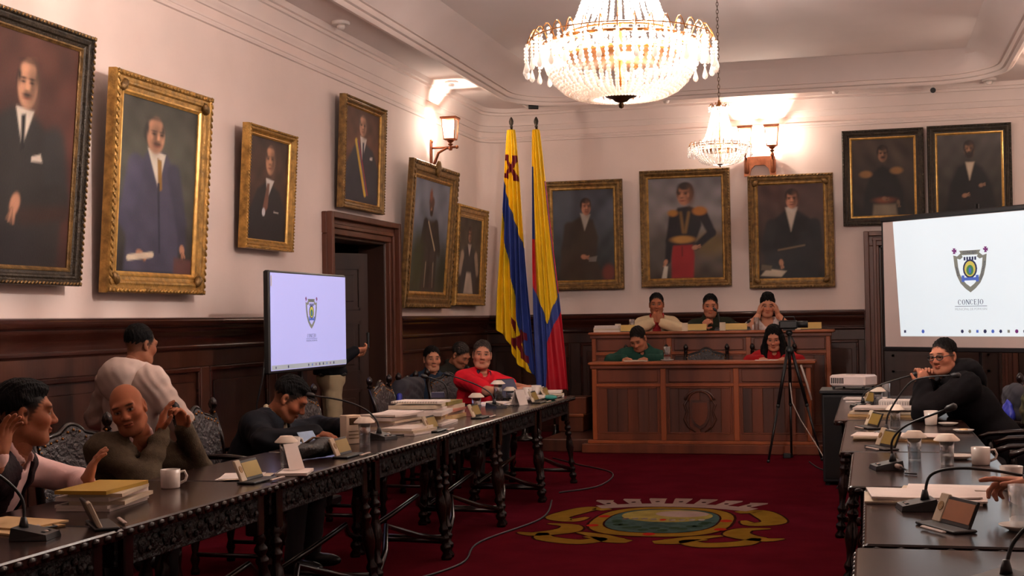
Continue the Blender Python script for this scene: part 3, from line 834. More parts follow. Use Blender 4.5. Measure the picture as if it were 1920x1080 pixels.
# gilt portrait with sash
L = [('p', [(.05, 0), (.08, .5), (.3, .78), (.55, .86), (.82, .76), (1, .5), (1, 0)], (44, 44, 56), .03), ('p', [(.45, .92), (.52, .58), (.64, .9)], (216, 206, 200), .012), ('p', [(.52, .84), (.57, .84), (.56, .55), (.52, .55)], (34, 38, 60), .01),
     ('c', (.34, .84, .035, .62, .12, .035), (206, 166, 58), .01), ('c', (.38, .84, .014, .665, .12, .014), (64, 72, 120), .008), ('c', (.41, .84, .012, .695, .12, .012), (158, 44, 44), .008), ('p', [(.74, .66), (.82, .67), (.82, .63), (.74, .62)], (214, 204, 200), .008)] + head(.52, 1.06, .14, (200, 148, 122), (96, 80, 72), 0, bald=True)
painting('gilt framed portrait of a man wearing a yellow sash above the doorway', 1.14, 1.10, lw(12.24, 13.38, 2.605), LW, R(2.4), .09, L, [((56, 36, 30), 0), ((104, 64, 48), .6), ((80, 52, 42), 1)], 'mid', 11, .012, 1.28)
# tall armoured soldier
L = [('e', (.5, .5, .55, .3), (86, 92, 104), .3), ('p', [(.3, .02), (.28, .5), (.36, .74), (.64, .74), (.74, .5), (.72, .02)], (58, 50, 46), .03), ('c', (.36, .7, .06, .26, .42, .05), (52, 46, 42), .02), ('c', (.66, .7, .06, .78, .42, .05), (52, 46, 42), .02), ('c', (.42, .38, .07, .4, .04, .06), (70, 60, 56), .02), ('c', (.6, .38, .07, .62, .04, .06), (70, 60, 56), .02),
     ('c', (.44, .72, .012, .66, .44, .012), (188, 168, 138), .008), ('c', (.43, .3, .012, .42, .05, .008), (164, 146, 130), .008), ('c', (.64, .3, .012, .65, .05, .008), (150, 132, 118), .008), ('c', (.18, .55, .008, .16, .05, .008), (110, 92, 70), .008), ('e', (.2, .3, .16, .3), (62, 66, 44), .1), ('e', (.9, .2, .14, .25), (50, 54, 40), .1)] + \
    head(.5, .86, .07, (168, 118, 92), (44, 34, 30), 0, beard=(52, 38, 32)) + [('e', (.5, .93, .075, .06), (96, 66, 58), .02), ('e', (.47, 1.0, .04, .06), (150, 88, 70), .025)]
painting('tall full length portrait of an armoured soldier in a stepped gilt frame with crest', 1.66, 1.64, lw(14.0, 15.66, 1.64), LW, R(4.9), .19, L, [((66, 66, 52), 0), ((96, 96, 86), .3), ((140, 146, 162), .62), ((122, 128, 146), 1)], 'mid', 14, .013, 1.14)
# small seated figure near the corner
L = [('p', [(.2, .0), (.14, .45), (.3, .62), (.7, .62), (.86, .45), (.8, .0)], (66, 60, 58), .03), ('c', (.2, .5, .07, .12, .3, .06), (176, 150, 130), .03), ('c', (.8, .5, .07, .88, .3, .06), (170, 146, 126), .03), ('p', [(.3, .0), (.4, .28), (.6, .28), (.72, 0)], (196, 178, 162), .03), ('p', [(.42, .66), (.5, .5), (.58, .66)], (190, 170, 160), .015)] + head(.5, .78, .1, (180, 128, 102), (58, 40, 34), -.1)
painting('small gilt framed portrait of a seated figure beside the room corner', 1.30, 1.25, lw(15.87, 17.17, 1.677), LW, R(3.4), .15, L, [((62, 54, 44), 0), ((84, 72, 58), .6), ((70, 60, 50), 1)], 'gold', 17, .013, 1.00)
# ---- rear wall
def rw(x0, x1, z): return ((x0 + x1) / 2, YB - .05, z)
L = [('e', (.3, .9, .5, .4), (70, 74, 84), .3), ('p', [(.08, 0), (.14, .45), (.26, .8), (.48, .92), (.66, .85), (.74, .6), (.7, .3), (.85, 0)], (62, 50, 40), .03), ('c', (.26, .75, .08, .2, .4, .07), (58, 46, 38), .03), ('c', (.2, .4, .07, .46, .33, .05), (64, 52, 42), .03), ('p', [(.45, .95), (.52, .7), (.62, .93)], (170, 160, 150), .015)] + head(.55, 1.03, .11, (190, 128, 100), (46, 34, 28), .3) + hand(.5, .33, .05, 350) + [('p', [(.58, .32), (.72, .34), (.7, .26), (.58, .26)], (120, 112, 108), .01), ('e', (.9, .1, .1, .12), (110, 54, 44), .04)]
painting('gilt framed portrait of a seated man in brown coat behind the flags', 1.06, 1.435, rw(-4.13, -3.09, 1.868), RT, R(1.2), .125, L, [((40, 42, 42), 0), ((66, 70, 74), .5), ((82, 86, 98), .8), ((62, 62, 70), 1)], 'mid', 21, .011, 1.28)
L = [('e', (.2, .4, .35, .25), (84, 78, 74), .15), ('e', (.85, .45, .25, .16), (112, 92, 60), .1), ('p', [(.3, .0), (.3, .3), (.32, .46), (.6, .46), (.62, .3), (.6, 0)], (150, 34, 38), .02), ('p', [(.3, .44), (.3, .8), (.4, .95), (.56, .97), (.72, .9), (.72, .7), (.62, .45)], (36, 32, 36), .02),
     ('c', (.34, .85, .06, .28, .5, .05), (34, 30, 34), .02), ('c', (.28, .5, .05, .25, .24, .04), (34, 30, 34), .02), ('c', (.74, .85, .07, .86, .6, .055), (36, 32, 36), .02), ('c', (.86, .6, .055, .64, .42, .045), (34, 30, 34), .02), ('e', (.46, .52, .16, .05), (176, 130, 66), .02), ('e', (.33, .88, .07, .045), (168, 116, 50), .02), ('e', (.7, .9, .1, .06), (172, 110, 48), .02), ('c', (.44, .88, .02, .47, .62, .02), (122, 92, 52), .02), ('c', (.55, .88, .02, .5, .62, .02), (122, 92, 52), .02), ('c', (.45, .42, .01, .45, .3, .01), (110, 26, 30), .01)] + \
    head(.49, 1.12, .14, (176, 120, 92), (46, 36, 32), -.6) + hand(.63, .41, .045, 10) + hand(.22, .22, .04, 250) + [('p', [(.16, .0), (.2, .17), (.25, .16), (.23, .0)], (206, 198, 184), .01)]
painting('large gilt portrait of an officer in dark tunic and red trousers', 1.16, 1.51, rw(-2.85, -1.69, 1.88), RT, R(1.2), .11, L, [((66, 54, 44), 0), ((112, 102, 96), .35), ((138, 132, 134), .7), ((120, 116, 120), 1)], 'mid', 24, .011, 1.35)
L = [('p', [(.6, .6), (.62, 1.3), (1, 1.3), (1, .5)], (86, 66, 62), .2), ('p', [(.1, 0), (.08, .5), (.2, .8), (.4, .95), (.62, .95), (.85, .8), (.95, .45), (.9, 0)], (42, 42, 44), .03), ('c', (.2, .75, .09, .12, .42, .08), (48, 48, 50), .03), ('c', (.12, .42, .07, .34, .3, .05), (46, 46, 48), .03), ('c', (.86, .75, .09, .9, .45, .08), (38, 38, 40), .03), ('p', [(.42, 1.0), (.5, .66), (.6, 1.0)], (206, 192, 178), .02), ('e', (.52, .98, .07, .05), (210, 200, 190), .02), ('c', (.3, .4, .012, .7, .46, .012), (120, 100, 80), .01)] + \
    head(.52, 1.11, .128, (198, 138, 110), (50, 36, 30), -.1) + hand(.34, .22, .05, 280) + [('p', [(.02, .04), (.12, .14), (.42, .1), (.34, .02)], (186, 172, 152), .015), ('p', [(.02, .12), (.04, .2), (.2, .18), (.18, .11)], (96, 84, 70), .01)]
painting('gilt framed portrait of a seated man in black coat under the twin lantern', 1.06, 1.435, rw(-1.465, -.405, 1.835), RT, R(1.2), .125, L, [((40, 34, 32), 0), ((74, 58, 54), .6), ((92, 68, 64), 1)], 'mid', 27, .011, 1.33)
L = [('p', [(.15, 0), (.2, .35), (.3, .62), (.5, .72), (.7, .62), (.82, .35), (.86, 0)], (30, 26, 26), .04), ('e', (.22, .6, .1, .05), (140, 100, 60), .02), ('e', (.72, .64, .1, .05), (136, 98, 58), .02), ('p', [(.32, 0), (.34, .16), (.7, .16), (.72, 0)], (124, 110, 92), .03), ('e', (.52, .22, .16, .04), (120, 66, 44), .03)] + head(.5, .88, .11, (140, 100, 76), (36, 28, 24), .1, must=(40, 30, 26)) + hand(.52, .24, .045, 350, (130, 92, 70)) + hand(.74, .18, .04, 280, (110, 84, 64))
painting('dark framed portrait of an officer with gold epaulettes above the screen', .98, 1.19, rw(-.285, .685, 2.592), RT, R(1.5), .12, L, [((36, 30, 26), 0), ((58, 48, 42), .6), ((70, 58, 50), 1)], 'bead', 30, .011, 1.10)
L = [('p', [(.12, 0), (.18, .4), (.32, .66), (.5, .74), (.7, .64), (.86, .36), (.92, 0)], (26, 24, 26), .04), ('p', [(.44, .72), (.5, .46), (.58, .72)], (186, 166, 144), .02)] + head(.5, .9, .11, (150, 108, 82), (34, 28, 26), 0, beard=(40, 32, 28)) + hand(.42, .24, .045, 10, (150, 112, 88)) + hand(.68, .38, .04, 10, (140, 104, 82))
painting('dark framed portrait of a bearded man in black coat above the screen', .98, 1.19, rw(.735, 1.71, 2.60), RT, R(1.5), .12, L, [((38, 34, 30), 0), ((64, 58, 54), .6), ((78, 72, 70), 1)], 'bead', 33, .011, 1.12)
# nail plates and crest on some frames
for nm in COL.objects:
    if nm.name.startswith('framed_portrait') and 'armoured' in nm.get('label', ''):
        MB().sphere((0, -.075, 1.6), (.07, .03, .1), 10, 8).build('frame_crest', m_golddk, nm, smooth=True)
    if nm.name.startswith('framed_portrait') and ('blue grey' in nm.get('label', '') or 'black coat under' in nm.get('label', '')):
        W_, H_ = (1.36, 1.5) if 'blue' in nm['label'] else (1.06, 1.435)
        for sx in (-1, 1):
            for sz in (0, 1):
                MB().sphere((sx * (W_ / 2 - .1), -.06, .1 if sz == 0 else H_ - .1), (.055, .03, .035), 8, 6, mat=Matrix.Rotation(R(45 * sx * (1 if sz else -1)), 4, 'Y')).build('corner_ornament', m_golddk, nm, smooth=True)
# ================================================================ podium desks
def podium(label, x0, x1, yf, yb, z0, zt, base, crest):
    t = thing('podium_desk', label, 'desk', ((x0 + x1) / 2, (yf + yb) / 2, z0))
    w = x1 - x0; d = yb - yf; h = zt - z0; hx = w / 2; fy = -d / 2
    def bx(n, m, *b, bev=.006): return MB().box(*b, bev).build(n, m, t)
    if base:
        bx('plinth', m_pod, -hx - .09, hx + .09, fy - .10, d / 2, 0, .10)
        bx('plinth_moulding', m_podlt, -hx - .03, hx + .03, fy - .05, d / 2, .10, .135)
        zb = .135
    else: zb = 0
    bx('carcass', m_pod, -hx + .02, hx - .02, fy + .02, fy + .06, zb, h - .04)
    bx('side_panel', m_pod, -hx + .02, -hx + .06, fy + .06, d / 2, zb, h - .04); bx('side_panel', m_pod, hx - .06, hx - .02, fy + .06, d / 2, zb, h - .04)
    bx('desk_top', m_podlt, -hx - .02, hx + .03, fy - .04, d / 2, h - .035, h, bev=.012)
    bx('top_moulding', m_pod, -hx, hx, fy - .015, fy + .02, h - .075, h - .035)
    zr = h - .26
    bx('bottom_rail', m_pod, -hx + .02, hx - .02, fy, fy + .02, zb, zb + .07)
    bx('middle_rail', m_podlt, -hx + .02, hx - .02, fy - .004, fy + .02, zr - .015, zr + .02)
    n = 3; xs = [-hx + .02 + (w - .04) * i / n for i in range(n + 1)]
    for i, x in enumerate(xs):
        a, b = (x, x + .05) if i == 0 else ((x - .05, x) if i == n else (x - .03, x + .03))
        bx('stile', m_podlt, a, b, fy - .008, fy + .02, zb, h - .075)
    for i in range(n):
        a, b = xs[i] + .05, xs[i + 1] - .05
        bx('frieze_panel', m_pod, a + .01, b - .01, fy + .004, fy + .02, zr + .035, h - .09)
        # tall panel of boards
        k = 6; bw = (b - a) / k
        for j in range(k): bx('panel_board', m_poddk if (i + j) % 3 else m_pod, a + j * bw + .0015, a + (j + 1) * bw - .0015, fy + .012 + .001 * (j % 2), fy + .022, zb + .07, zr - .015, bev=.003)
        for (p, q, r_, s_) in ((a, a + .02, zb + .07, zr - .015), (b - .02, b, zb + .07, zr - .015), (a + .02, b - .02, zb + .07, zb + .09), (a + .02, b - .02, zr - .035, zr - .015)):
            bx('panel_bead', m_pod, p, q, fy + .002, fy + .014, r_, s_, bev=.004)
    if crest:
        c = (xs[1] + xs[2]) / 2; zc = (zb + zr) / 2 + .01
        sh = [(-.10, .13), (-.11, .02), (-.10, -.08), (-.06, -.15), (0, -.19), (.06, -.15), (.10, -.08), (.11, .02), (.10, .13)]
        mm = Matrix.Translation((c, fy + .012, zc)) @ XZ
        cs_ = MB().prism(sh, 0, .018, mm).build('carved_shield', m_poddk, t)
        MB().prism([(x * .8, y * .8) for x, y in sh], .018, .026, mm).build('carved_shield_field', m_pod, cs_)
        arc = [(.16 * math.cos(a), .12 + .12 * math.sin(a)) for a in np.linspace(.1, PI - .1, 12)]
        MB().tube([(c + x, fy + .006, zc + y) for x, y in arc], .016, 6).build('carved_helm', m_poddk, t, smooth=True)
        MB().tube([(c + .8 * x, fy + .006, zc + y - .01) for x, y in arc], .012, 6).build('carved_helm', m_pod, t, smooth=True)
        for s in (-1, 1):
            MB().tube([(c + s * x, fy + .008, zc + y) for x, y in ((.13, .14), (.17, .08), (.14, .0), (.17, -.08), (.13, -.16), (.05, -.22))], [.01, .018, .012, .018, .014, .006], 6).build('carved_mantling', m_poddk, t, smooth=True)
    return t
podium('lower wooden podium desk with a carved shield on its middle panel', -3.03, -.60, 14.93, 15.45, 0, 1.0, True, True)
podium('upper wooden podium desk behind the lower one', -3.25, -.42, 16.05, 16.50, .14, 1.32, False, False)
# stepped wooden bench ends left and right of the podium
for x0, x1, lab in ((-3.62, -3.32, 'low stepped wooden plinth at the flag side of the podium'), (-.36, -.10, 'low stepped wooden plinth at the projector side of the podium')):
    t = thing('wooden_step', lab, 'step', ((x0 + x1) / 2, 16.2, .14))
    w = (x1 - x0) / 2
    MB().box(-w, w, -.3, .3, 0, .2, .008).build('lower_step', m_pod, t); MB().box(-w, w, -.1, .3, .2, .4, .008).build('upper_step', m_pod, t)
    MB().box(-w - .01, w + .01, -.32, -.28, .18, .215, .006).build('step_nosing', m_podlt, t)

# ================================================================ council tables with turned, splayed legs
def leg_prof(L):
    P = [(.032, 0), (.036, .02), (.02, .05), (.034, .075), (.034, .095), (.018, .115), (.03, .14), (.03, .155), (.017, .175), (.03, .2), (.03, .215), (.018, .24), (.024, .3), (.036, .36), (.03, .42), (.018, .47), (.03, .49), (.03, .505), (.017, .525), (.03, .545), (.03, .56), (.017, .58), (.028, .6), (.02, .63), (.02, .66)]
    k = L / .66
    return [(r, z * k) for r, z in P]
def table(label, x0, x1, y0, y1, group, z=.79, carve=True):
    t = thing('council_table', label, 'table', ((x0 + x1) / 2, (y0 + y1) / 2, 0), 0, group)
    hx, hy = (x1 - x0) / 2, (y1 - y0) / 2
    MB().box(-hx, hx, -hy, hy, z - .038, z, .006).build('table_top', m_table, t)
    # gadrooned edge: little notched bosses round the rim
    mb = MB()
    for sx in (-1, 1):
        k = int(2 * hy / .07)
        for i in range(k): mb.sphere((sx * (hx + .001), -hy + (i + .5) * 2 * hy / k, z - .022), (.008, .026, .015), 6, 4)
    for sy in (-1, 1):
        k = int(2 * hx / .07)
        for i in range(k): mb.sphere((-hx + (i + .5) * 2 * hx / k, sy * (hy + .001), z - .022), (.026, .008, .015), 6, 4)
    mb.build('carved_edge', m_turn, t, smooth=True)['kind'] = 'stuff'
    # carved apron
    za, zb = z - .155, z - .038
    for sx in (-1, 1):
        x = sx * (hx - .06)
        ap_ = MB().box(x - .012, x + .012, -hy + .07, hy - .07, za, zb, .004).build('apron', m_carve, t)
        mb = MB(); k = int((2 * hy - .3) / .09)
        for i in range(k):
            y = -hy + .15 + (i + .5) * (2 * hy - .3) / k
            mb.sphere((x + sx * .012, y, (za + zb) / 2), (.008, .034, .034), 8, 5); mb.sphere((x + sx * .016, y + .045, (za + zb) / 2 + (.02 if i % 2 else -.02)), (.007, .02, .014), 6, 4)
        mb.build('apron_carving', m_carve, ap_, smooth=True)['kind'] = 'stuff'
    for sy in (-1, 1):
        y = sy * (hy - .06); MB().box(-hx + .07, hx - .07, y - .012, y + .012, za, zb, .004).build('apron', m_carve, t)
    L = z - .06
    me = MB().lathe(leg_prof(L - .12), 12).mesh('leg'); me.materials.append(m_turn); me.shade_smooth()
    for sx in (-1, 1):
        for sy in (-1, 1):
            o = link('leg', me, t); tx, ty = .10 * sx * .5, .12 * sy
            o.location = (sx * (hx - .02), sy * (hy - .03), 0)
            top = Vector((sx * (hx - .075), sy * (hy - .10), L)); d = top - Vector(o.location)
            o.rotation_euler = Vector((0, 0, 1)).rotation_difference(d).to_euler()
            MB().box(top.x - .032, top.x + .032, top.y - .032, top.y + .032, L - .16, z - .038, .006).build('leg_block', m_turn, t)
        # curved stretcher along the long side, rising to the middle
        pts = [(sx * (hx - .03), -hy + .05, .13), (sx * (hx - .1), -hy * .45, .2), (sx * (hx - .2), 0, .3), (sx * (hx - .1), hy * .45, .2), (sx * (hx - .03), hy - .05, .13)]
        MB().tube(pts, [.016, .019, .015, .019, .016], 8).build('stretcher', m_turn, t, smooth=True)
    for sy in (-1, 1): MB().tube([(-hx + .03, sy * (hy - .045), .12), (0, sy * (hy - .05), .12), (hx - .03, sy * (hy - .045), .12)], [.02, .014, .02], 8).build('stretcher', m_turn, t, smooth=True)
    return t
GL, GR = 'council tables along the portrait wall', 'council tables on the screen side'
ye = [12.15, 10.86, 9.55, 8.2, 6.9, 5.6, 4.28, 2.95]
names = ['carved table at the flag end of the portrait side row', 'carved table second from the flags, before the red polo man', 'carved table third from the flags, under the tall paper stacks', 'carved table before the doorway with microphone and paper stacks', 'carved table before the man in navy jacket', 'carved table before the bald man', 'carved table before the man in pink shirt']
for i in range(7): table(names[i], -3.22, -2.52 - .012 * (7 - i), ye[i + 1] + .012, ye[i] - .012, GL)
yr = [(12.1, 9.36, -.24, 'carved table at the projector end of the screen side row'), (9.3, 7.24, -.16, 'carved table before the man in glasses'), (7.2, 5.78, -.095, 'carved table bearing the white mug and lidded glasses'), (5.74, 4.34, -.03, 'carved table bearing the sheaf of loose papers'), (4.27, 2.9, -.055, 'empty carved table at the near end of the screen side row')]
for y1, y0, x0, lab in yr: table(lab, x0, .58 if y0 > 4.5 else .7, y0, y1, GR)

# ================================================================ chairs
def make_chair(label, loc, rz, group, arms=True):
    """carved chair with embossed leather back, facing local -y"""
    t = thing('carved_armchair', label, 'chair', loc, rz, group)
    w, d, hs, hb = .27, .25, .46, .99
    MB().box(-w, w, -d, d, hs - .05, hs, .015).build('seat', m_leather, t, auto=40)
    MB().box(-w + .01, w - .01, -d + .01, d - .01, hs - .11, hs - .05, .006).build('seat_frame', m_turn, t)
    lp = [(.026, 0), (.03, .02), (.018, .05), (.03, .09), (.018, .13), (.03, .2), (.02, .25), (.026, .3), (.026, .36)]
    me = MB().lathe(lp, 10).mesh('leg'); me.materials.append(m_turn); me.shade_smooth()
    for sx in (-1, 1):
        for sy in (-1, 1):
            o = link('leg', me, t); o.location = (sx * (w - .035), sy * (d - .035), 0)
        MB().tube([(sx * (w - .035), -d + .04, .12), (sx * (w - .035), d - .04, .12)], .014, 8).build('stretcher', m_turn, t, smooth=True)
        # back post with finial
        bp_ = MB().tube([(sx * (w - .03), d - .03, hs - .08), (sx * (w - .03), d + .03, .78), (sx * (w - .03), d + .08, hb - .06)], .022, 8).build('back_post', m_turn, t, smooth=True)
        MB().lathe([(.012, 0), (.026, .01), (.014, .025), (.024, .04), (.03, .06), (.022, .085), (.008, .1), (.0, .105)], 10, (sx * (w - .03), d + .083, hb - .06)).build('finial', m_turn, bp_, smooth=True)
        if arms:
            MB().tube([(sx * (w - .02), d + .0, .70), (sx * (w + .0), 0, .71), (sx * (w + .01), -d + .03, .70), (sx * (w + .01), -d - .05, .67)], [.02, .024, .026, .03], 8, flat=.7).build('armrest', m_turn, t, smooth=True)
            MB().lathe([(.02, 0), (.026, .05), (.016, .09), (.026, .15), (.018, .22)], 10, (sx * (w - .015), -d + .05, hs - .02)).build('arm_post', m_turn, t, smooth=True)
    # arched leather back
    n = 24; v = []; f = []
    prof = []
    for i in range(n + 1):
        x = -w + .05 + (2 * w - .1) * i / n; u = abs(2 * i / n - 1)
        top = hb - .10 + .045 * (1 - u ** 2) + (.04 * (1 - min(1, u / .35) ** 2) if u < .35 else 0) + (.0)
        prof.append((x, top))
    nz = 8
    for side in (0, 1):
        for k in range(nz + 1):
            for x, top in prof:
                z = .56 + (top - .56) * k / nz
                y = d + .0 + .085 * (z - .5) / .5 + (.018 if side else -.018) + (-.008 if side == 0 and 0 < k < nz else 0)
                v.append((x, y, z))
    m_ = n + 1
    for k in range(nz):
        for i in range(n):
            a = k * m_ + i; f.append((a, a + 1, a + m_ + 1, a + m_)); b = (nz + 1) * m_ + a; f.append((b + 1, b, b + m_, b + m_ + 1))
    o = (nz + 1) * m_
    for i in range(n): f.append((nz * m_ + i, nz * m_ + i + 1, o + nz * m_ + i + 1, o + nz * m_ + i)); f.append((i + 1, i, o + i, o + i + 1))
    for k in range(nz): f.append((k * m_, (k + 1) * m_, o + (k + 1) * m_, o + k * m_)); f.append(((k + 1) * m_ + n, k * m_ + n, o + k * m_ + n, o + (k + 1) * m_ + n))
    lb_ = MB().raw(v, f).build('leather_back', m_leather, t, auto=50)
    MB().tube([(x, d + .085 * (tp - .5) / .5, tp + .008) for x, tp in prof], .014, 6).build('crest_rail', m_turn, t, smooth=True)
    st = MB()
    for i in range(0, n + 1, 2):
        x, tp = prof[i]; z = tp - .02; st.sphere((x, d - .022 + .085 * (z - .5) / .5, z), .008, 6, 4)
    for sx in (-1, 1):
        for k in range(9):
            z = .58 + k * .045; st.sphere((sx * (w - .06), d - .02 + .085 * (z - .5) / .5, z), .008, 6, 4)
    st.build('brass_studs', m_brass, lb_, smooth=True)['kind'] = 'stuff'
    return t
GC = 'carved leather armchairs'
c0 = make_chair('carved armchair with embossed leather back behind the television screen side papers', (-3.74, 9.33, 0), R(90), GC)
c0['label'] = 'empty carved leather armchair next to the man in navy jacket'
def ch(label, loc, rz): return dup(c0, loc, rz, label, GC)
ch('empty carved leather armchair between the paper stacks and the doorway', (-3.74, 11.0, 0), R(90))
ch('carved leather armchair with a dark jacket hung over its back', (-3.78, 11.84, 0), R(90))
ch('carved armchair on which the man in navy jacket sits', (-3.72, 7.66, 0), R(90))
ch('carved armchair on which the bald man sits', (-3.76, 6.22, 0), R(70))
ch('carved armchair on which the man in pink shirt sits', (-3.68, 4.7, 0), R(100))
ch('carved armchair on which the red polo man sits', (-3.74, 12.52, 0), R(52))
for x, l in ((-2.56, 'carved leather armchair of the man in green shirt'), (-1.85, 'empty carved leather armchair in the middle behind the lower podium'), (-1.08, 'carved leather armchair of the long haired woman in red')):
    ch(l, (x, 15.62, .14), 0)
for x, l in ((-2.53, 'carved leather armchair of the man in cream jacket'), (-1.82, 'carved leather armchair of the man in dark green shirt'), (-1.18, 'carved leather armchair of the woman resting her face in her hands')):
    ch(l, (x, 16.86, .34), 0)
MB().box(-3.3, -.3, 16.5, YB - .12, .14, .34, .01).build('floor_upper_dais', m_poddk)['kind'] = 'structure'
ch('carved armchair on which the man in glasses sits', (.90, 9.72, 0), R(-80))
ch('empty carved armchair beside the table of the white mug', (1.02, 8.75, 0), R(-95))
ch('empty carved armchair drawn back near the lidded glasses', (1.08, 8.0, 0), R(-86))
ch('empty carved armchair by the sheaf of loose papers', (1.12, 7.2, 0), R(-90))

# ================================================================ flags
m_fy = mat('flag_yellow_satin', (246, 202, 30), .4, var=.06, spec=.3)
m_fb = mat('flag_blue_satin', (52, 70, 146), .4, var=.1, spec=.3)
m_fr = mat('flag_red_satin', (190, 28, 44), .4, var=.1, spec=.3)
m_fx = mat('flag_cross_crimson', (120, 10, 34), .6, var=.1)
def flag(label, top, bot, zt, zb, wt, wb, colorf, mats, folds, seed, shift, hem=0.0):
    """cloth gathered at the pole top and hanging in folds; colorf(u,v)->material index"""
    t = thing('standing_flag', label, 'flag', (bot[0], bot[1], 0))
    B = Vector((bot[0], bot[1], 0)); T = Vector((top[0], top[1], zt))
    def pole(z): return (T - B) * (z / zt)
    MB().tube([(0, 0, 0), tuple(pole(zt - .04))], .014, 10).build('pole', m_bronze, t, smooth=True)
    p = pole(zt)
    MB().lathe([(.012, -.06), (.022, -.05), (.014, -.035), (.026, -.01), (.03, .02), (.02, .05), (.008, .07), (0, .075)], 12, tuple(p)).build('finial', m_frameblk, t, smooth=True)
    MB().lathe([(.17, 0), (.17, .03), (.05, .06), (.03, .12), (.03, .2), (0, .2)], 20).build('stand', m_turn, t, smooth=True)
    nu, nv = 100, 190; v = []; f = []; mi = []
    for j in range(nv + 1):
        s = j / nv; z = zt - .09 - s * (zt - .09 - zb)
        c = pole(z); w = wt + (wb - wt) * (s ** .8)
        for i in range(nu + 1):
            u = i / nu
            amp = .012 + .06 * s
            x = (u - .5) * w + shift * s + .02 * math.sin(9 * u + 5 * s + seed) * s
            y = -.03 - amp * (.6 + .4 * math.sin(3 * s + seed)) * math.sin(folds * 2 * PI * u + .9 * math.sin(2.2 * s + seed) + seed) - .05 * math.sin(PI * u)
            v.append((c.x + x, c.y + y, z + hem * (1 - u) * s ** 1.5 + .03 * s * math.sin(2.3 * u * PI + seed)))
    for j in range(nv):
        for i in range(nu):
            a = j * (nu + 1) + i; f.append((a, a + nu + 1, a + nu + 2, a + 1)); mi.append(colorf((i + .5) / nu, (j + .5) / nv))
    mb = MB(); mb.raw(v, f); mb.m = mi
    o = mb.build('cloth', mats, t, smooth=True)
    so = o.modifiers.new('thickness', 'SOLIDIFY'); so.thickness = .004
    return t
def crossed(u, v, cu, cv, ru, rv):
    """saltire with clubbed ends"""
    a, b = (u - cu) / ru, (v - cv) / rv
    if abs(a) > 1.15 or abs(b) > 1.15: return False
    return abs(abs(a) - abs(b)) < .34 or (abs(a) > .62 and abs(b) > .62) or (abs(b) > .62 and .3 < abs(a) < .95)
def cf1(u, v):
    # yellow, blue and yellow hanging in a slant, crimson crosses top and bottom
    if crossed(u, v, .5, .16, .42, .046) or crossed(u, v, .62, .9, .22, .055): return 2
    return 1 if .22 + .26 * u < v < .36 + .72 * u else 0
flag('yellow and blue standing flag with crimson crosses', (-4.25, 16.3), (-4.14, 16.3), 3.93, .74, .10, .46, cf1, [m_fy, m_fb, m_fx], 5, .4, -.07, .62)
def cf2(u, v):
    if v > .66 and u > .35 + (.98 - v) * .9 and v - .72 > (0.9 - u) * .22: return 2
    if v > .74 - .25 * abs(u - .55): return 1
    if u > .93 and v > .2: return 2 if v > .66 or u > .965 else 1
    if u < .13: return 1 if .14 < v < .42 else (2 if .42 <= v < .68 else 0)
    return 0
flag('yellow, blue and red standing flag beside the podium', (-3.92, 16.25), (-3.74, 16.25), 3.91, .60, .09, .40, cf2, [m_fy, m_fb, m_fr], 4, 1.7, .0)

# ================================================================ screens
m_scrw = emis('lit_screen_white', (222, 232, 238), .50)
m_scrtv = emis('lit_tv_white', (178, 176, 232), .52)
m_scrmat = mat('projection_screen_cloth', (196, 178, 172), .8, var=.02)
m_sgrey = emis('screen_grey_green', (128, 128, 118), .42)
m_snavy = emis('screen_navy', (44, 48, 84), .42)
m_spurp = emis('screen_purple', (116, 44, 112), .42)
m_sgreen = emis('screen_green', (70, 128, 84), .42)
m_syel = emis('screen_yellow', (206, 190, 90), .42)
m_sblue = emis('screen_blue', (78, 104, 190), .42)
m_spale = emis('screen_pale_grey', (168, 172, 178), .42)
GLY = {  # serif capitals as strokes (x0,z0,x1,z1,thickness)
 'C': ('arc', 40, 320), 'O': ('arc', 0, 360),
 'N': [(.12, 0, .12, 1, .09), (.12, 1, .8, 0, .16), (.8, 0, .8, 1, .08), (-.02, 1, .2, 1, .05), (.66, 1, .94, 1, .05), (0, 0, .26, 0, .05)],
 'E': [(.15, 0, .15, 1, .15), (.0, 1, .62, 1, .06), (.0, 0, .66, 0, .06), (.15, .52, .5, .52, .06), (.62, 1, .62, .8, .05), (.66, 0, .66, .22, .05), (.5, .62, .5, .42, .05)],
 'J': [(.3, .1, .3, 1, .15), (.1, 1, .5, 1, .05), (.3, .1, .2, -.12, .1), (.2, -.12, .05, -.1, .09)]}
def seg(mb, x0, z0, x1, z1, th, s, ox, oz, y):
    dx, dz = x1 - x0, z1 - z0; L = math.hypot(dx, dz) or 1; nx, nz = -dz / L * th / 2, dx / L * th / 2
    P = [(x0 + nx, z0 + nz), (x0 - nx, z0 - nz), (x1 - nx, z1 - nz), (x1 + nx, z1 + nz)]
    mb.raw([(ox + p[0] * s, y, oz + p[1] * s) for p in P], [(0, 1, 2, 3)])
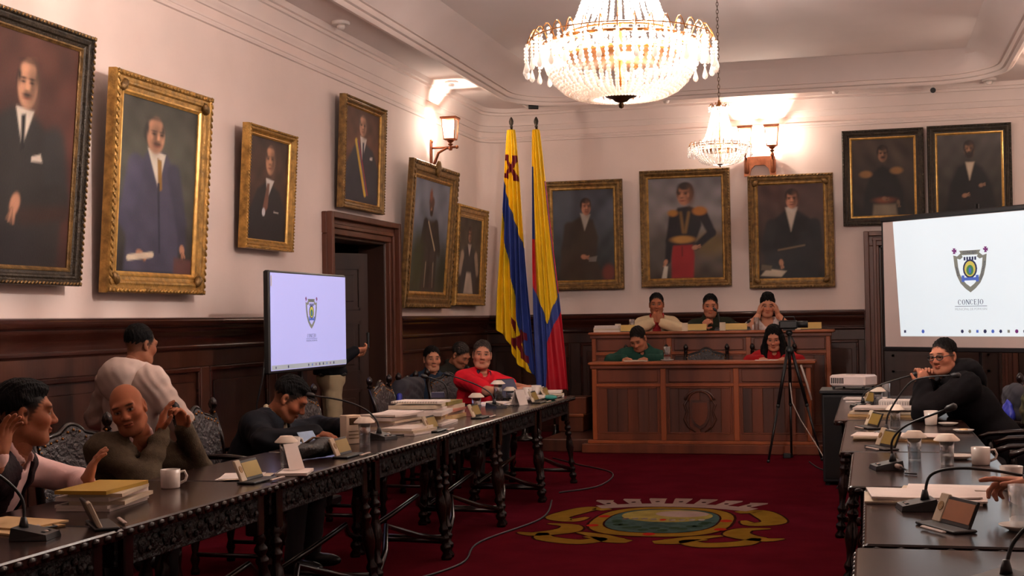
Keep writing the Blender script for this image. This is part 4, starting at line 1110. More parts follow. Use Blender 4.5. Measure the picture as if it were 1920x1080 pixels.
def word(text, s, ox, oz, y, m, name, parent, adv=.98):
    """own serif letters, s = cap height; centred at ox"""
    mb = MB(); wd = {'J': .62, 'E': .82}
    tot = sum(wd.get(c, adv) for c in text); x = -tot / 2
    for c in text:
        g = GLY[c]
        if g[0] == 'arc':
            n = 22; P = []
            for i in range(n + 1):
                a = R(g[1] + (g[2] - g[1]) * i / n)
                th = .06 + .11 * abs(math.cos(a)); P.append((.42 + .40 * math.cos(a), .5 + .52 * math.sin(a), th * math.cos(a), .06 * math.sin(a)))
            for i in range(n):
                p, q = P[i], P[i + 1]
                mb.raw([(ox + (x + e[0]) * s, y, oz + e[1] * s) for e in ((p[0], p[1]), (p[0] - p[2], p[1] - p[3]), (q[0] - q[2], q[1] - q[3]), (q[0], q[1]))], [(0, 1, 2, 3)])
            if c == 'C': seg(mb, x + .72, .62, x + .72, .9, .05, s, ox, oz, y)
        else:
            for e in g: seg(mb, x + e[0], e[1], x + e[2], e[3], e[4], s, ox, oz, y)
        x += wd.get(c, adv)
    return mb.build(name, m, parent)
def text_mesh(txt, size, m, name, parent, loc, rot=(PI / 2, 0, 0), ext=0.0, sx=1.0):
    cu = bpy.data.curves.new('txt', 'FONT'); cu.body = txt; cu.size = size; cu.align_x = 'CENTER'; cu.align_y = 'CENTER'; cu.extrude = ext; cu.resolution_u = 2
    ob = bpy.data.objects.new('txt', cu); COL.objects.link(ob)
    dg = bpy.context.evaluated_depsgraph_get(); me = bpy.data.meshes.new_from_object(ob.evaluated_get(dg))
    bpy.data.objects.remove(ob); bpy.data.curves.remove(cu)
    me.materials.clear(); me.materials.append(m)
    o = link(name, me, parent); o.location = loc; o.rotation_euler = rot; o.scale = (sx, 1, 1)
    return o
def crest(parent, cx, cz, s, y, small=True):
    """council crest: grey shield border, little arms inside, two crosses, wordmark below. s = shield height"""
    def poly(pts, m, name, dy=0): return MB().raw([(cx + x * s, y - dy, cz + z * s) for x, z in pts], [tuple(range(len(pts)))]).build(name, m, parent)
    def shield(k):
        h = [(-.30, .46), (-.26, .40), (-.36, .33), (-.47, .36), (-.44, .1), (-.38, -.12), (-.28, -.3), (-.14, -.43), (0, -.52)]
        return [(x * k, z * k + (1 - k) * .02) for x, z in h] + [(-x * k, z * k + (1 - k) * .02) for x, z in h[-2::-1]]
    poly(shield(1.0)[::-1], m_sgrey, 'crest_border'); poly(shield(.76)[::-1], parent['white'] if False else (m_scrw if parent.name.startswith('proj') else m_scrtv), 'crest_field', .001)
    el = lambda ax, az, rx, rz, m, n, d: poly([(ax + rx * math.cos(2 * PI * i / 18), az + rz * math.sin(2 * PI * i / 18)) for i in range(18)], m, n, d)
    el(0, .03, .20, .22, m_snavy, 'crest_wreath', .0015); el(0, .03, .155, .18, m_syel, 'crest_oval', .002); el(0, .0, .10, .12, m_sgreen, 'crest_landscape', .0025); el(0, -.01, .035, .07, m_sblue, 'crest_tower', .003)
    for i in range(5): poly([(-.17 + .075 * i, .23), (-.12 + .075 * i, .23), (-.12 + .075 * i, .31), (-.17 + .075 * i, .31)], m_snavy, 'crest_crown', .0022)
    poly([(-.2, -.24), (.2, -.24), (.16, -.17), (-.16, -.17)], m_sblue, 'crest_ribbon', .003)
    for sx in (-1, 1):
        poly([(sx * .2 - .04, -.27), (sx * .2 + .04, -.27), (sx * .2 + .04, -.12), (sx * .2 - .04, -.12)], m_sblue, 'crest_ribbon', .0028)
        X = sx * .44; a, b = .022, .065
        poly([(X - b, .46), (X - a, .46 - a), (X - b * .6, .46 - b), (X + b * .6, .46 - b), (X + a, .46 - a), (X + b, .46 - b * .6), (X + b, .46 + b * .6), (X + a, .46 + a), (X + b * .6, .46 + b), (X - b * .6, .46 + b), (X - a, .46 + a), (X - b, .46 + b * .6)], m_spurp, 'crest_cross', .001)
    text_mesh('CONCEJO', .085 * s, m_snavy, 'crest_lettering', parent, (cx, y - .002, cz + .41 * s))
    # motto running down the shield border
    for sx in (-1, 1):
        o = text_mesh('VISIBLE' if sx < 0 else 'INNOVADOR', .075 * s, m_snavy, 'crest_lettering', parent, (cx + sx * .36 * s, y - .002, cz - .02 * s), rot=(PI / 2, R(sx * -74), 0))
    word('CONCEJO', .115 * s, cx, cz - .80 * s, y - .001, m_snavy, 'wordmark', parent)
    MB().raw([(cx - .45 * s, y - .001, cz - .845 * s), (cx + .45 * s, y - .001, cz - .845 * s), (cx + .45 * s, y - .001, cz - .835 * s), (cx - .45 * s, y - .001, cz - .835 * s)], [(0, 1, 2, 3)]).build('wordmark_rule', m_snavy, parent)
    text_mesh('MUNICIPAL DE POPAYÁN', .078 * s, m_spale if not small else m_snavy, 'wordmark_small', parent, (cx, y - .001, cz - .91 * s))
def taskbar(parent, x0, x1, z, h, y, ic):
    MB().raw([(x0, y, z), (x1, y, z), (x1, y, z + h), (x0, y, z + h)], [(0, 1, 2, 3)]).build('taskbar', parent.get('bar') and m_spale or m_spale, parent)
    for i, (u, m) in enumerate(ic):
        X = x0 + (x1 - x0) * u; s = h * .33
        n = (4, 12, 6, 5)[i % 4]
        MB().raw([(X + s * math.cos(2 * PI * k / n + .78), y - .001, z + h / 2 + s * math.sin(2 * PI * k / n + .78)) for k in range(n)], [tuple(range(n))]).build('taskbar_icon', m, parent)

# television on a stand, parallel to the portrait wall, facing the room. local front = -y
tv = thing('television', 'large television on a stand showing a crest on pale lilac, by the doorway', 'television', (-4.3, 10.06, 0), R(90))
def tvp(name, mb, m):
    o = mb.build(name, m, tv); return o
tw, tz0, tz1 = 1.53, 1.115, 1.892
MB().box(-tw / 2, tw / 2, -.0, .05, tz0, tz1, .01).build('housing', m_black, tv)
tvs = MB().box(-tw / 2 + .02, tw / 2 - .02, -.004, .0, tz0 + .025, tz1 - .018).build('screen', m_scrtv, tv)
MB().box(-tw / 2 + .02, -tw / 2 + .034, -.006, -.004, tz1 - .12, tz1 - .04).build('sticker', m_paper, tv)
crest(tvs, .01, 1.572, .242, -.0055)
taskbar(tvs, -tw / 2 + .02, tw / 2 - .02, tz0 + .03, .035, -.006, [(.05, m_snavy), (.2, m_snavy)] + [(.46 + .05 * i, (m_snavy, m_sblue, m_spurp, m_snavy)[i % 4]) for i in range(8)])
MB().box(-.05, .05, .05, .1, .08, 1.6, .01).build('stand_column', m_blackm, tv); MB().box(-.42, .42, -.08, .26, .02, .08, .01).build('stand_base', m_blackm, tv)
for sx in (-1, 1):
    for sy in (-.05, .22): MB().lathe([(.03, 0), (.03, .025), (0, .025)], 10, (sx * .38, sy, 0)).build('caster', m_black, tv)
MB().tube([(-.70, .06, 1.3), (-.78, .05, 1.1), (-.74, .12, .9), (-.8, .1, .6), (-.5, .1, .2)], .008, 6).build('cable', m_black, tv, smooth=True)

# projection screen, angled in the right rear corner
sc = thing('projection_screen', 'white projection screen with a crest and taskbar on a black stand', 'screen', (.16 + 1.06 * .7396, 14.0 - 1.06 * .673, 0), R(-42.3))
s0, s1 = -1.06 - .02, 1.06
MB().box(s0, s1, .0, .006, 1.16, 2.40).build('screen_cloth', m_scrmat, sc)
MB().box(s0 - .02, s1 + .02, -.02, .05, 2.40, 2.45, .01).build('top_case', m_black, sc); MB().box(s0 - .02, s1 + .02, -.01, .03, 1.12, 1.165, .008).build('bottom_bar', m_black, sc)
MB().box(s0 - .012, s0 + .004, -.004, .01, 1.16, 2.40).build('edge_band', m_black, sc)
MB().raw([(-1.06 + .115, -.004, 2.395), (-1.06 + .185, -.004, 1.268), (.92, -.004, 1.268), (.96, -.004, 2.395)], [(0, 1, 2, 3)]).build('projected_image', m_scrw, sc)  # projector light put in as a glowing sheet before the cloth
sci = [o for o in kids(sc) if o.name.startswith('projected')][0]
crest(sci, -.035, 1.885, .40, -.006, small=False)
taskbar_icons = [(-.82, m_snavy), (-.60, m_sblue)] + [(-.14 + .085 * i, (m_snavy, m_sgrey, m_sblue, m_snavy, m_sblue, m_snavy, m_sgrey, m_spurp, m_snavy)[i]) for i in range(9)]
for i, (x, m) in enumerate(taskbar_icons):
    n = (4, 12, 6, 5)[i % 4]; MB().raw([(x + .018 * math.cos(2 * PI * k / n + .78), -.0055, 1.315 + .018 * math.sin(2 * PI * k / n + .78)) for k in range(n)], [tuple(range(n))]).build('taskbar_icon', m, sci)
MB().tube([(0, .07, .1), (0, .07, 2.5)], .018, 10).build('stand_pole', m_blackm, sc, smooth=True)
for a in (90, 210, 330): MB().tube([(0, .07, .32), (.5 * math.cos(R(a)), .07 + .5 * math.sin(R(a)), .012)], .012, 8).build('stand_leg', m_blackm, sc, smooth=True)
# ================================================================ people: smooth-blended volumes turned into one surface
def V(*a): return np.array(a, float)
def rotm(yaw=0, pitch=0, roll=0):
    y, p, r = R(yaw), R(pitch), R(roll)
    Rz = np.array([[math.cos(y), -math.sin(y), 0], [math.sin(y), math.cos(y), 0], [0, 0, 1]])
    Rx = np.array([[1, 0, 0], [0, math.cos(p), -math.sin(p)], [0, math.sin(p), math.cos(p)]])
    Ry = np.array([[math.cos(r), 0, math.sin(r)], [0, 1, 0], [-math.sin(r), 0, math.cos(r)]])
    return Rz @ Rx @ Ry
# primitives: ('c',a,b,ra,rb) tapered capsule, ('e',c,r,Rm) ellipsoid, ('h',point,normal) keep-half-space
def Cp(a, b, ra, rb=None, k=.03, op='u'): return ('c', np.asarray(a, float), np.asarray(b, float), ra, ra if rb is None else rb, k, op)
def El(c, r, Rm=None, k=.03, op='u'): return ('e', np.asarray(c, float), np.asarray(r, float), np.eye(3) if Rm is None else Rm, k, op)
def Hs(p, n, k=.0): return ('h', np.asarray(p, float), np.asarray(n, float) / np.linalg.norm(n), k, 'i')
def bounds(p):
    if p[0] == 'c':
        r = max(p[3], p[4]); return np.minimum(p[1], p[2]) - r, np.maximum(p[1], p[2]) + r
    r = np.abs(p[3]) @ p[2]; return p[1] - r, p[1] + r
def surf(prims, h, wr=0.0, seed=0):
    """field of blended primitives on a grid, then surface nets -> verts, quads"""
    adds = [p for p in prims if p[-1] == 'u']
    lo = np.min([bounds(p)[0] for p in adds], 0) - 3 * h; hi = np.max([bounds(p)[1] for p in adds], 0) + 3 * h
    n = np.ceil((hi - lo) / h).astype(int) + 1
    ax = [lo[i] + h * np.arange(n[i]) for i in range(3)]
    F = np.full(n, .2, np.float32)
    for p in prims:
        if p[0] == 'h':
            d = (p[1] - 0)
            D = -((ax[0][:, None, None] - d[0]) * p[2][0] + (ax[1][None, :, None] - d[1]) * p[2][1] + (ax[2][None, None, :] - d[2]) * p[2][2])
            F = np.maximum(F, D.astype(np.float32)); continue
        k = p[-2]; a, b = bounds(p); m = k + 3 * h
        s = [slice(max(0, int((a[i] - m - lo[i]) / h)), min(n[i], int((b[i] + m - lo[i]) / h) + 2)) for i in range(3)]
        x, y, z = ax[0][s[0]][:, None, None], ax[1][s[1]][None, :, None], ax[2][s[2]][None, None, :]
        if p[0] == 'c':
            A, B, ra, rb = p[1:5]; d = B - A; dd = d @ d + 1e-12
            t = np.clip(((x - A[0]) * d[0] + (y - A[1]) * d[1] + (z - A[2]) * d[2]) / dd, 0, 1)
            D = np.sqrt((x - A[0] - t * d[0]) ** 2 + (y - A[1] - t * d[1]) ** 2 + (z - A[2] - t * d[2]) ** 2) - (ra + (rb - ra) * t)
        else:
            c, r, Rm = p[1:4]; dx, dy, dz = x - c[0], y - c[1], z - c[2]
            q = [Rm[0, i] * dx + Rm[1, i] * dy + Rm[2, i] * dz for i in range(3)]
            k0 = np.sqrt(sum((q[i] / r[i]) ** 2 for i in range(3))) + 1e-9; k1 = np.sqrt(sum((q[i] / r[i] ** 2) ** 2 for i in range(3))) + 1e-9
            D = k0 * (k0 - 1) / k1
        D = D.astype(np.float32); G = F[s[0], s[1], s[2]]
        if p[-1] == 'u':
            hh = np.maximum(k - np.abs(G - D), 0) / k; F[s[0], s[1], s[2]] = np.minimum(G, D) - hh * hh * k / 4
        else:
            D = -D; hh = np.maximum(k - np.abs(G - D), 0) / k; F[s[0], s[1], s[2]] = np.maximum(G, D) + hh * hh * k / 4
    if wr:
        x, y, z = ax[0][:, None, None], ax[1][None, :, None], ax[2][None, None, :]
        F = F + (wr * .8 * (np.sin(70 * z + 25 * x + 2 * np.sin(12 * y + seed)) * (.5 + .5 * np.sin(9 * x + 7 * y + seed)) + .7 * np.sin(85 * x + 55 * y - 40 * z + 3 * np.sin(15 * z + seed)) * (.5 + .5 * np.sin(8 * z + seed)))).astype(np.float32)
    I = F < 0
    c = I[:-1, :-1, :-1].astype(np.int8)
    tot = np.zeros(c.shape, np.int8)
    offs = [(i, j, k) for i in (0, 1) for j in (0, 1) for k in (0, 1)]
    sl = lambda o: tuple(slice(o[i], F.shape[i] - 1 + o[i]) for i in range(3))
    for o in offs: tot += I[sl(o)]
    idx = np.argwhere((tot > 0) & (tot < 8))
    if len(idx) == 0: return np.zeros((0, 3)), np.zeros((0, 4), int)
    vals = np.stack([F[idx[:, 0] + o[0], idx[:, 1] + o[1], idx[:, 2] + o[2]] for o in offs], 1)
    acc = np.zeros((len(idx), 3)); cnt = np.zeros(len(idx))
    for i, a in enumerate(offs):
        for j, b in enumerate(offs):
            if j <= i or sum(abs(np.subtract(a, b))) != 1: continue
            m = (vals[:, i] < 0) != (vals[:, j] < 0)
            t = vals[:, i] / (vals[:, i] - vals[:, j] + 1e-12)
            P = np.array(a)[None] + t[:, None] * (np.array(b) - np.array(a))[None]
            acc[m] += P[m]; cnt[m] += 1
    vv = lo + h * (idx + acc / np.maximum(cnt, 1)[:, None])
    mp = np.full(c.shape, -1, np.int64); mp[idx[:, 0], idx[:, 1], idx[:, 2]] = np.arange(len(idx))
    faces = []
    for a in range(3):
        b, d = (a + 1) % 3, (a + 2) % 3
        s0 = [slice(None)] * 3; s1 = [slice(None)] * 3; s0[a] = slice(0, -1); s1[a] = slice(1, None)
        A, B = I[tuple(s0)], I[tuple(s1)]
        e = np.argwhere(A != B)
        e = e[(e[:, b] > 0) & (e[:, d] > 0) & (e[:, b] < F.shape[b] - 1) & (e[:, d] < F.shape[d] - 1)]
        def g(ob, od):
            q = e.copy(); q[:, b] -= ob; q[:, d] -= od; return mp[q[:, 0], q[:, 1], q[:, 2]]
        Q = np.stack([g(1, 1), g(0, 1), g(0, 0), g(1, 0)], 1)
        fl = ~A[e[:, 0], e[:, 1], e[:, 2]]
        Q[fl] = Q[fl][:, ::-1]
        faces.append(Q)
    Q = np.concatenate(faces); Q = Q[(Q >= 0).all(1)]
    return vv, Q
def mkmesh(name, v, q, col=None):
    me = bpy.data.meshes.new(name)
    me.vertices.add(len(v)); me.vertices.foreach_set('co', np.asarray(v, np.float32).ravel())
    me.loops.add(q.size); me.loops.foreach_set('vertex_index', q.astype(np.int32).ravel())
    me.polygons.add(len(q)); me.polygons.foreach_set('loop_start', np.arange(0, q.size, 4, dtype=np.int32)); me.polygons.foreach_set('loop_total', np.full(len(q), 4, np.int32))
    me.update(); me.validate()
    if col is not None:
        ca = me.color_attributes.new('Col', 'FLOAT_COLOR', 'POINT'); ca.data.foreach_set('color', np.concatenate([col, np.ones((len(v), 1))], 1).astype(np.float32).ravel())
    me.shade_smooth()
    return me
m_skin = colmat('skin', .62, .15, sub=.06, bscale=120)
m_hairb = mat('black_hair', (12, 10, 10), .75, var=.4, scale=60, stretch=(1, 1, .25), bump=.6, bscale=130, spec=.12)
m_hairg = mat('greying_hair', (52, 46, 43), .75, var=.4, scale=60, stretch=(1, 1, .25), bump=.6, bscale=130, spec=.12)
m_hairbr = mat('dark_brown_hair', (26, 18, 14), .75, var=.4, scale=60, stretch=(1, 1, .25), bump=.6, bscale=130, spec=.12)

def head_prims(o, M_, s, fem=False, jaw=1.0, mouth=0.0):
    T = lambda x, y, z: o + s * (M_ @ V(x, y, z))
    e = lambda c, r, k=.02, op='u': El(T(*c), np.array(r) * s, M_, k * s, op)
    c = lambda a, b, ra, rb, k=.012, op='u': Cp(T(*a), T(*b), ra * s, rb * s, k * s, op)
    j = .93 if fem else jaw
    P = [e((0, .015, .03), (.076, .096, .088)), e((0, -.018, -.03), (.064 * j, .074, .085), .03), c((-.03 * j, -.052, -.088), (.03 * j, -.052, -.088), .024, .024, .03), e((0, -.07, -.1), (.024 * j, .02, .018), .025),
         c((-.05 * j, .0, -.065), (-.028 * j, -.05, -.09), .022, .022, .03), c((.05 * j, .0, -.065), (.028 * j, -.05, -.09), .022, .022, .03),
         c((-.04, -.08, .03), (.04, -.08, .03), .012, .012, .022), e((-.044, -.06, -.022), (.022, .026, .022), .03), e((.044, -.06, -.022), (.022, .026, .022), .03),
         e((-.031, -.098, .006), (.019, .02, .012), .012, 's'), e((.031, -.098, .006), (.019, .02, .012), .012, 's'),
         e((-.031, -.075, .006), (.0145, .0135, .0125), .004), e((.031, -.075, .006), (.0145, .0135, .0125), .004),
         c((-.044, -.083, .013), (-.018, -.087, .014), .0042, .0042, .006), c((.044, -.083, .013), (.018, -.087, .014), .0042, .0042, .006),
         c((0, -.085, .012), (0, -.108, -.024), .0085, .0125, .014), e((-.013, -.098, -.029), (.008, .012, .008), .01), e((.013, -.098, -.029), (.008, .012, .008), .01),
         e((0, -.091, -.056), (.023, .009, .0058), .006), e((0, -.089, -.066), (.020, .010, .0068), .006), c((-.022, -.092, -.0605), (.022, -.092, -.0605), .0022, .0022, .004, 's')]
    for sx in (-1, 1):
        P += [e((sx * .077, .014, -.004), (.010, .019, .031), .008), e((sx * .083, .006, .0), (.006, .009, .016), .006, 's'), e((sx * .078, .006, -.03), (.008, .010, .011), .006)]
    P.append(c((0, .02, -.06), (0, .035, -.16), .052 if not fem else .045, .055 if not fem else .047, .03))
    return P
def head_col(v, o, M_, s, skin, hairc, stub=.0, lips=None, haired=True):
    q = ((v - o) @ M_) / s; x, y, z = q.T; ax = np.abs(x)
    C_ = np.tile(skin, (len(v), 1))
    def mix(w, c): 
        nonlocal C_
        C_ = C_ * (1 - w[:, None]) + np.asarray(c)[None] * w[:, None]
    sm = lambda d, w: np.clip(.5 - d / w, 0, 1)
    el = lambda cx, cy, cz, rx, ry, rz: np.sqrt(((ax - cx) / rx) ** 2 + ((y - cy) / ry) ** 2 + ((z - cz) / rz) ** 2) - 1
    mix(.4 * sm(el(.045, -.07, -.025, .035, .05, .03), .6), skin * np.array([1.12, .82, .76]))
    mix(.35 * sm(el(0, -.105, -.02, .02, .03, .02), .6), skin * np.array([1.1, .82, .78]))
    if stub: mix(stub * sm(el(0, -.05, -.08, .075, .075, .042), .35), skin * .55)
    mix(.5 * sm(el(.031, -.085, .006, .024, .03, .014), .5), skin * .55)
    if haired:
        nz = .004 * np.sin(240 * x + 90 * z) * np.sin(190 * z + 60 * y) + .003 * np.sin(420 * z + 300 * x)
        d1 = .865 * y + .5 * z + .023 - .35 * np.maximum(0, .03 - ax) * 0 + nz; d2 = z + .35 * y + .036 + nz
        side = np.clip(.55 + (z + .02) * 9, .45, 1)
        mix(np.clip(np.minimum(d1, d2) / .012 + .4, 0, 1) * side * (ax < .0785), hairc)
    lp = lips if lips is not None else skin * np.array([1.0, .62, .58])
    mix(.85 * sm(el(0, -.092, -.061, .024, .02, .011), .3), lp)
    mix(.8 * sm(el(0, -.095, -.0605, .022, .02, .0022), .5), skin * .3)
    mix(.9 * sm(el(.033, -.088, .033 - .002, .021, .025, .0052), .5), hairc)
    mix(1.0 * sm(el(.031, -.088, .0055, .0145, .02, .0045), .25), np.array([.36, .31, .28]))
    mix(1.0 * sm(el(.031, -.088, .0062, .0062, .02, .0062), .3), np.array([.02, .012, .01]))
    mix(.8 * sm(el(.031, -.088, .0135, .017, .02, .0022), .5), skin * .2)
    return np.clip(C_, 0, 1)
def hair_prims(o, M_, s, style):
    T = lambda x, y, z: o + s * (M_ @ V(x, y, z)); e = lambda c, r, k=.02, op='u': El(T(*c), np.array(r) * s, M_, k * s, op)
    hs = lambda p, n: Hs(T(*p), M_ @ V(*n))
    if style == 'short': return [e((0, .027, .046), (.0795, .094, .086))]
    if style == 'quiff': return [e((0, .027, .047), (.0795, .095, .085)), e((0, -.03, .094), (.052, .050, .028), .025), e((0, .02, .100), (.056, .056, .026), .03)]
    if style == 'receding': return [e((0, .036, .044), (.0795, .088, .084))]
    if style == 'long': return [e((0, .026, .043), (.086, .100, .095))]
    if style == 'updo': return [e((0, .026, .044), (.084, .100, .092)), e((0, .03, .112), (.06, .06, .04), .03)]
    if style == 'ponytail': return [e((0, .026, .042), (.082, .099, .090)), e((0, .125, .03), (.03, .04, .045), .02)]
def hand_prims(w, fd, pn, side, s, curl=25, spread=6, thumb=35):
    """w wrist, fd finger direction, pn palm normal; side=+1 thumb towards cross(fd,pn)"""
    fd = fd / np.linalg.norm(fd); pn = pn - fd * (pn @ fd); pn /= np.linalg.norm(pn); t = np.cross(fd, pn) * side
    Rm = np.stack([t, pn, fd], 1)
    P = [El(w + fd * .052 * s, np.array([.042, .019, .056]) * s, Rm, .02 * s), Cp(w - fd * .035 * s, w + fd * .02 * s, .027 * s, .026 * s, .02 * s)]
    cl = curl if isinstance(curl, (list, tuple)) else [curl] * 4
    for i, (off, L, r) in enumerate(((.029, .070, .0092), (.010, .078, .0095), (-.010, .073, .0092), (-.028, .058, .0082))):
        b = w + fd * .092 * s + t * off * s; a0 = R(spread * (1.5 - i)); d = fd * math.cos(a0) + t * math.sin(a0); ang = 0; p = b - d * .012 * s
        for k, fr in enumerate((.48, .30, .22)):
            ang += R(cl[i]) * (1.0 if k else .8); dd = d * math.cos(ang) + pn * math.sin(ang); q = p + dd * L * fr * s * 1.12
            P.append(Cp(p, q, r * s * (1 - .07 * k), r * s * (.93 - .07 * k), .0055 * s)); p = q
    a = R(thumb); b = w + fd * .022 * s + t * .03 * s
    d1 = fd * .62 + t * math.cos(a) * .85 + pn * math.sin(a) * .7; d1 /= np.linalg.norm(d1)
    m = b + d1 * .045 * s; d2 = d1 * .7 + fd * .65 + pn * .15; d2 /= np.linalg.norm(d2)
    P += [Cp(b - d1 * .01 * s, m, .0145 * s, .011 * s, .012 * s), Cp(m, m + d2 * .034 * s, .0108 * s, .0085 * s, .006 * s)]
    return P
m_shoe = mat('black_shoe', (18, 16, 15), .35, var=.1)
def person(label, loc, rz, head, hr=(0, 0, 0), s=1.0, skin=(190, 130, 100), hair='short', mhair=None, hairc=(24, 18, 16), arms=None, top=None, under=None, legs='sit', mtrou=None, fem=False, stub=.0, hres=.005, gres=.012, pel=None, lips=None, twist=0, jaw=1.0, build=1.0, cat='person'):
    """head = head centre in local metres (facing -y); hr = (yaw, pitch, roll) of the head; arms = {side:(elbow, wrist, finger dir, palm normal, curl)}"""
    t = thing('person', label, cat, loc, rz)
    H = V(*head); Mh = rotm(*hr); sk = lin(skin)
    mhair = mhair or m_hairb
    nk = H + s * (Mh @ V(0, .03, -.115)) + V(0, .012, -.045) * s
    pel = V(0, .06, .50) if pel is None else V(*pel)
    up = (nk - pel) / np.linalg.norm(nk - pel)
    lat = V(math.cos(R(twist)), math.sin(R(twist)), 0); lat -= up * (lat @ up); lat /= np.linalg.norm(lat); fw = np.cross(up, lat) * -1
    if fw[1] > 0 and abs(twist) < 80: fw = -fw
    B = np.stack([lat, -fw, up], 1)
    L_ = np.linalg.norm(nk - pel); ch = nk - up * L_ * .36; be = pel + up * L_ * .25
    sw = (.160 if not fem else .142) * s * build
    SH = {+1: nk + lat * sw - up * .072 * s, -1: nk - lat * sw - up * .072 * s}
    arms = arms or {}
    # ---- body
    bd = [El(ch, V(.155, .105, .19) * s * V(build, build, 1), B, .05), El(be, V(.14, .105, .17) * s * V(build, build, 1), B, .05), El(pel, V(.15, .12, .11) * s, B, .05), Cp(nk + up * .05 * s, nk - up * .06 * s, .05 * s, .06 * s, .03)]
    v_all, q_all, c_all = [], [], []
    def addm(pr, h, colf=None):
        v, q = surf(pr, h); n = sum(len(x) for x in v_all); v_all.append(v); q_all.append(q + n)
        c_all.append(colf(v) if colf else np.tile(sk, (len(v), 1)))
    for sd, a in arms.items():
        el, wr = V(*a[0]), V(*a[1]); bd += [Cp(SH[sd], el, .046 * s, .04 * s, .03), Cp(el, wr, .041 * s, .027 * s, .02)]
    addm(bd, .012)
    addm(head_prims(H, Mh, s, fem, jaw), hres, lambda v: head_col(v, H, Mh, s, sk, lin(hairc), stub, lips, bool(hair)))
    for sd, a in arms.items():
        if len(a) > 2 and a[2] is not None:
            fd, pn = V(*a[2]), V(*a[3]); cu = a[4] if len(a) > 4 else 25; th = a[5] if len(a) > 5 else 35; ts = a[6] if len(a) > 6 else sd
            addm(hand_prims(V(*a[1]), fd, pn, ts, s, cu, 5, th), min(.0048, hres))
    b = link('body', mkmesh('body', np.concatenate(v_all), np.concatenate(q_all), np.concatenate(c_all)), t); b.data.materials.append(m_skin)
    # ---- hair
    if hair:
        P = hair_prims(H, Mh, s, hair)
        v, q = surf(P, max(.0045, hres), .0)
        lq = ((v - H) @ Mh) / s; rad = lq - V(0, .02, .03); rad /= np.linalg.norm(rad, axis=1)[:, None] + 1e-9
        clump = .5 * np.sin(150 * lq[:, 0] + 4 * np.sin(45 * lq[:, 1])) * np.sin(70 * lq[:, 1] + 40 * lq[:, 2]) + .5 * np.sin(230 * lq[:, 0] + 120 * lq[:, 1] + 3 * np.sin(60 * lq[:, 2]))
        v = v + ((rad * (.0032 * clump)[:, None]) @ Mh.T) * s
        o = link('hair', mkmesh('hair', v, q), t); o.data.materials.append(mhair)
        if hair == 'long':
            T = lambda x, y, z: H + s * (Mh @ V(x, y, z)); Pl = []
            for sx in (-1, 1):
                for i in range(4):
                    y0 = -.045 + .035 * i
                    Pl.append(Cp(T(sx * .07, y0, .03), T(sx * (.095 + .01 * (i % 2)), y0 - .02, -.12), .024 * s, .03 * s, .02)); Pl.append(Cp(T(sx * (.095 + .01 * (i % 2)), y0 - .02, -.12), H + s * (Mh @ V(sx * .085, y0 - .05, -.12)) + V(0, -.02, -.17) * s, .03 * s, .016 * s, .02))
            Pl.append(El(T(0, .07, -.06), V(.075, .05, .14) * s, Mh, .03))
            v, q = surf(Pl, .007, .003); o = link('long_hair', mkmesh('long_hair', v, q), t); o.data.materials.append(mhair)
    # ---- garments
    def garment(name, m, infl, sleeve='long', neck='round', wr=.003, length=1.0, vdeep=.0, slv=None, hood=False, open_=0.0, cutz=None):
        hoodo = []
        g = [El(ch, (V(.162, .115, .20) * V(build, build, 1)) * s + infl, B, .06), El(be, (V(.152, .115, .19) * V(build, build, 1)) * s + infl, B, .06), El(pel + up * .02, (V(.165, .135, .13) * V(build, build, 1)) * s + infl, B, .06),
             Cp(SH[1], SH[-1], .058 * s + infl, None, .05), Cp(nk - up * .02 * s, SH[1], .052 * s + infl, .056 * s + infl, .05), Cp(nk - up * .02 * s, SH[-1], .052 * s + infl, .056 * s + infl, .05)]
        for sd, a in arms.items():
            el, wr_ = V(*a[0]), V(*a[1])
            if sleeve != 'none':
                if sleeve == 'short':
                    e2 = SH[sd] + (el - SH[sd]) * .82; g.append(Cp(SH[sd], e2, .06 * s + infl, .062 * s + infl, .05))
                else:
                    ed = el + (wr_ - el) * (.97 if sleeve == 'long' else .45)
                    g += [Cp(SH[sd], el, .058 * s + infl, .05 * s + infl, .05), Cp(el, ed, .05 * s + infl, .036 * s + infl, .03)]
        if hood:
            bk = -fw
            ringp = [nk + lat * (.088 * math.sin(a_)) * s + bk * (-.085 * math.cos(a_) + .03) * s + up * (.012 - .02 * math.cos(a_)) * s for a_ in np.linspace(.9, 2 * PI - .9, 11)]
            hp = [Cp(ringp[q_], ringp[q_ + 1], .040 * s, .040 * s, .02) for q_ in range(10)]
            hp += [El(nk + bk * .155 * s - up * .085 * s, V(.125, .055, .115) * s, B @ rotm(0, -12, 0), .05), El(nk + bk * .135 * s - up * .02 * s, V(.13, .06, .06) * s, B, .05), Cp(nk - up * .02 * s, nk + up * .2 * s, .062 * s, .075 * s, .012, 's')]
            vv, qq = surf(hp, gres, .0025, 5); hoodo.append((vv, qq, m))
        if neck in ('collar', 'polo'):
            for i in range(14):
                a0 = 2 * PI * i / 14; a1 = 2 * PI * (i + 1) / 14
                f_ = lambda a: nk + up * (.035 + .022 * math.cos(a)) * s * -1 * -1 + lat * .066 * s * math.sin(a) - fw * .066 * s * math.cos(a)
                if abs(math.cos((a0 + a1) / 2) + 1) < .12: continue
                g.append(Cp(f_(a0), f_(a1), .013 * s + infl * .5, None, .012))
        # neck opening
        g.append(Cp(nk - up * .035 * s + fw * .012, nk + up * .25 * s + fw * .03, (.056 if neck != 'wide' else .085) * s, .07 * s, .012, 's'))
        if vdeep: g.append(Cp(nk + fw * .10 * s, nk - up * vdeep * s + fw * .17 * s, .032 * s, .012 * s, .01, 's'))
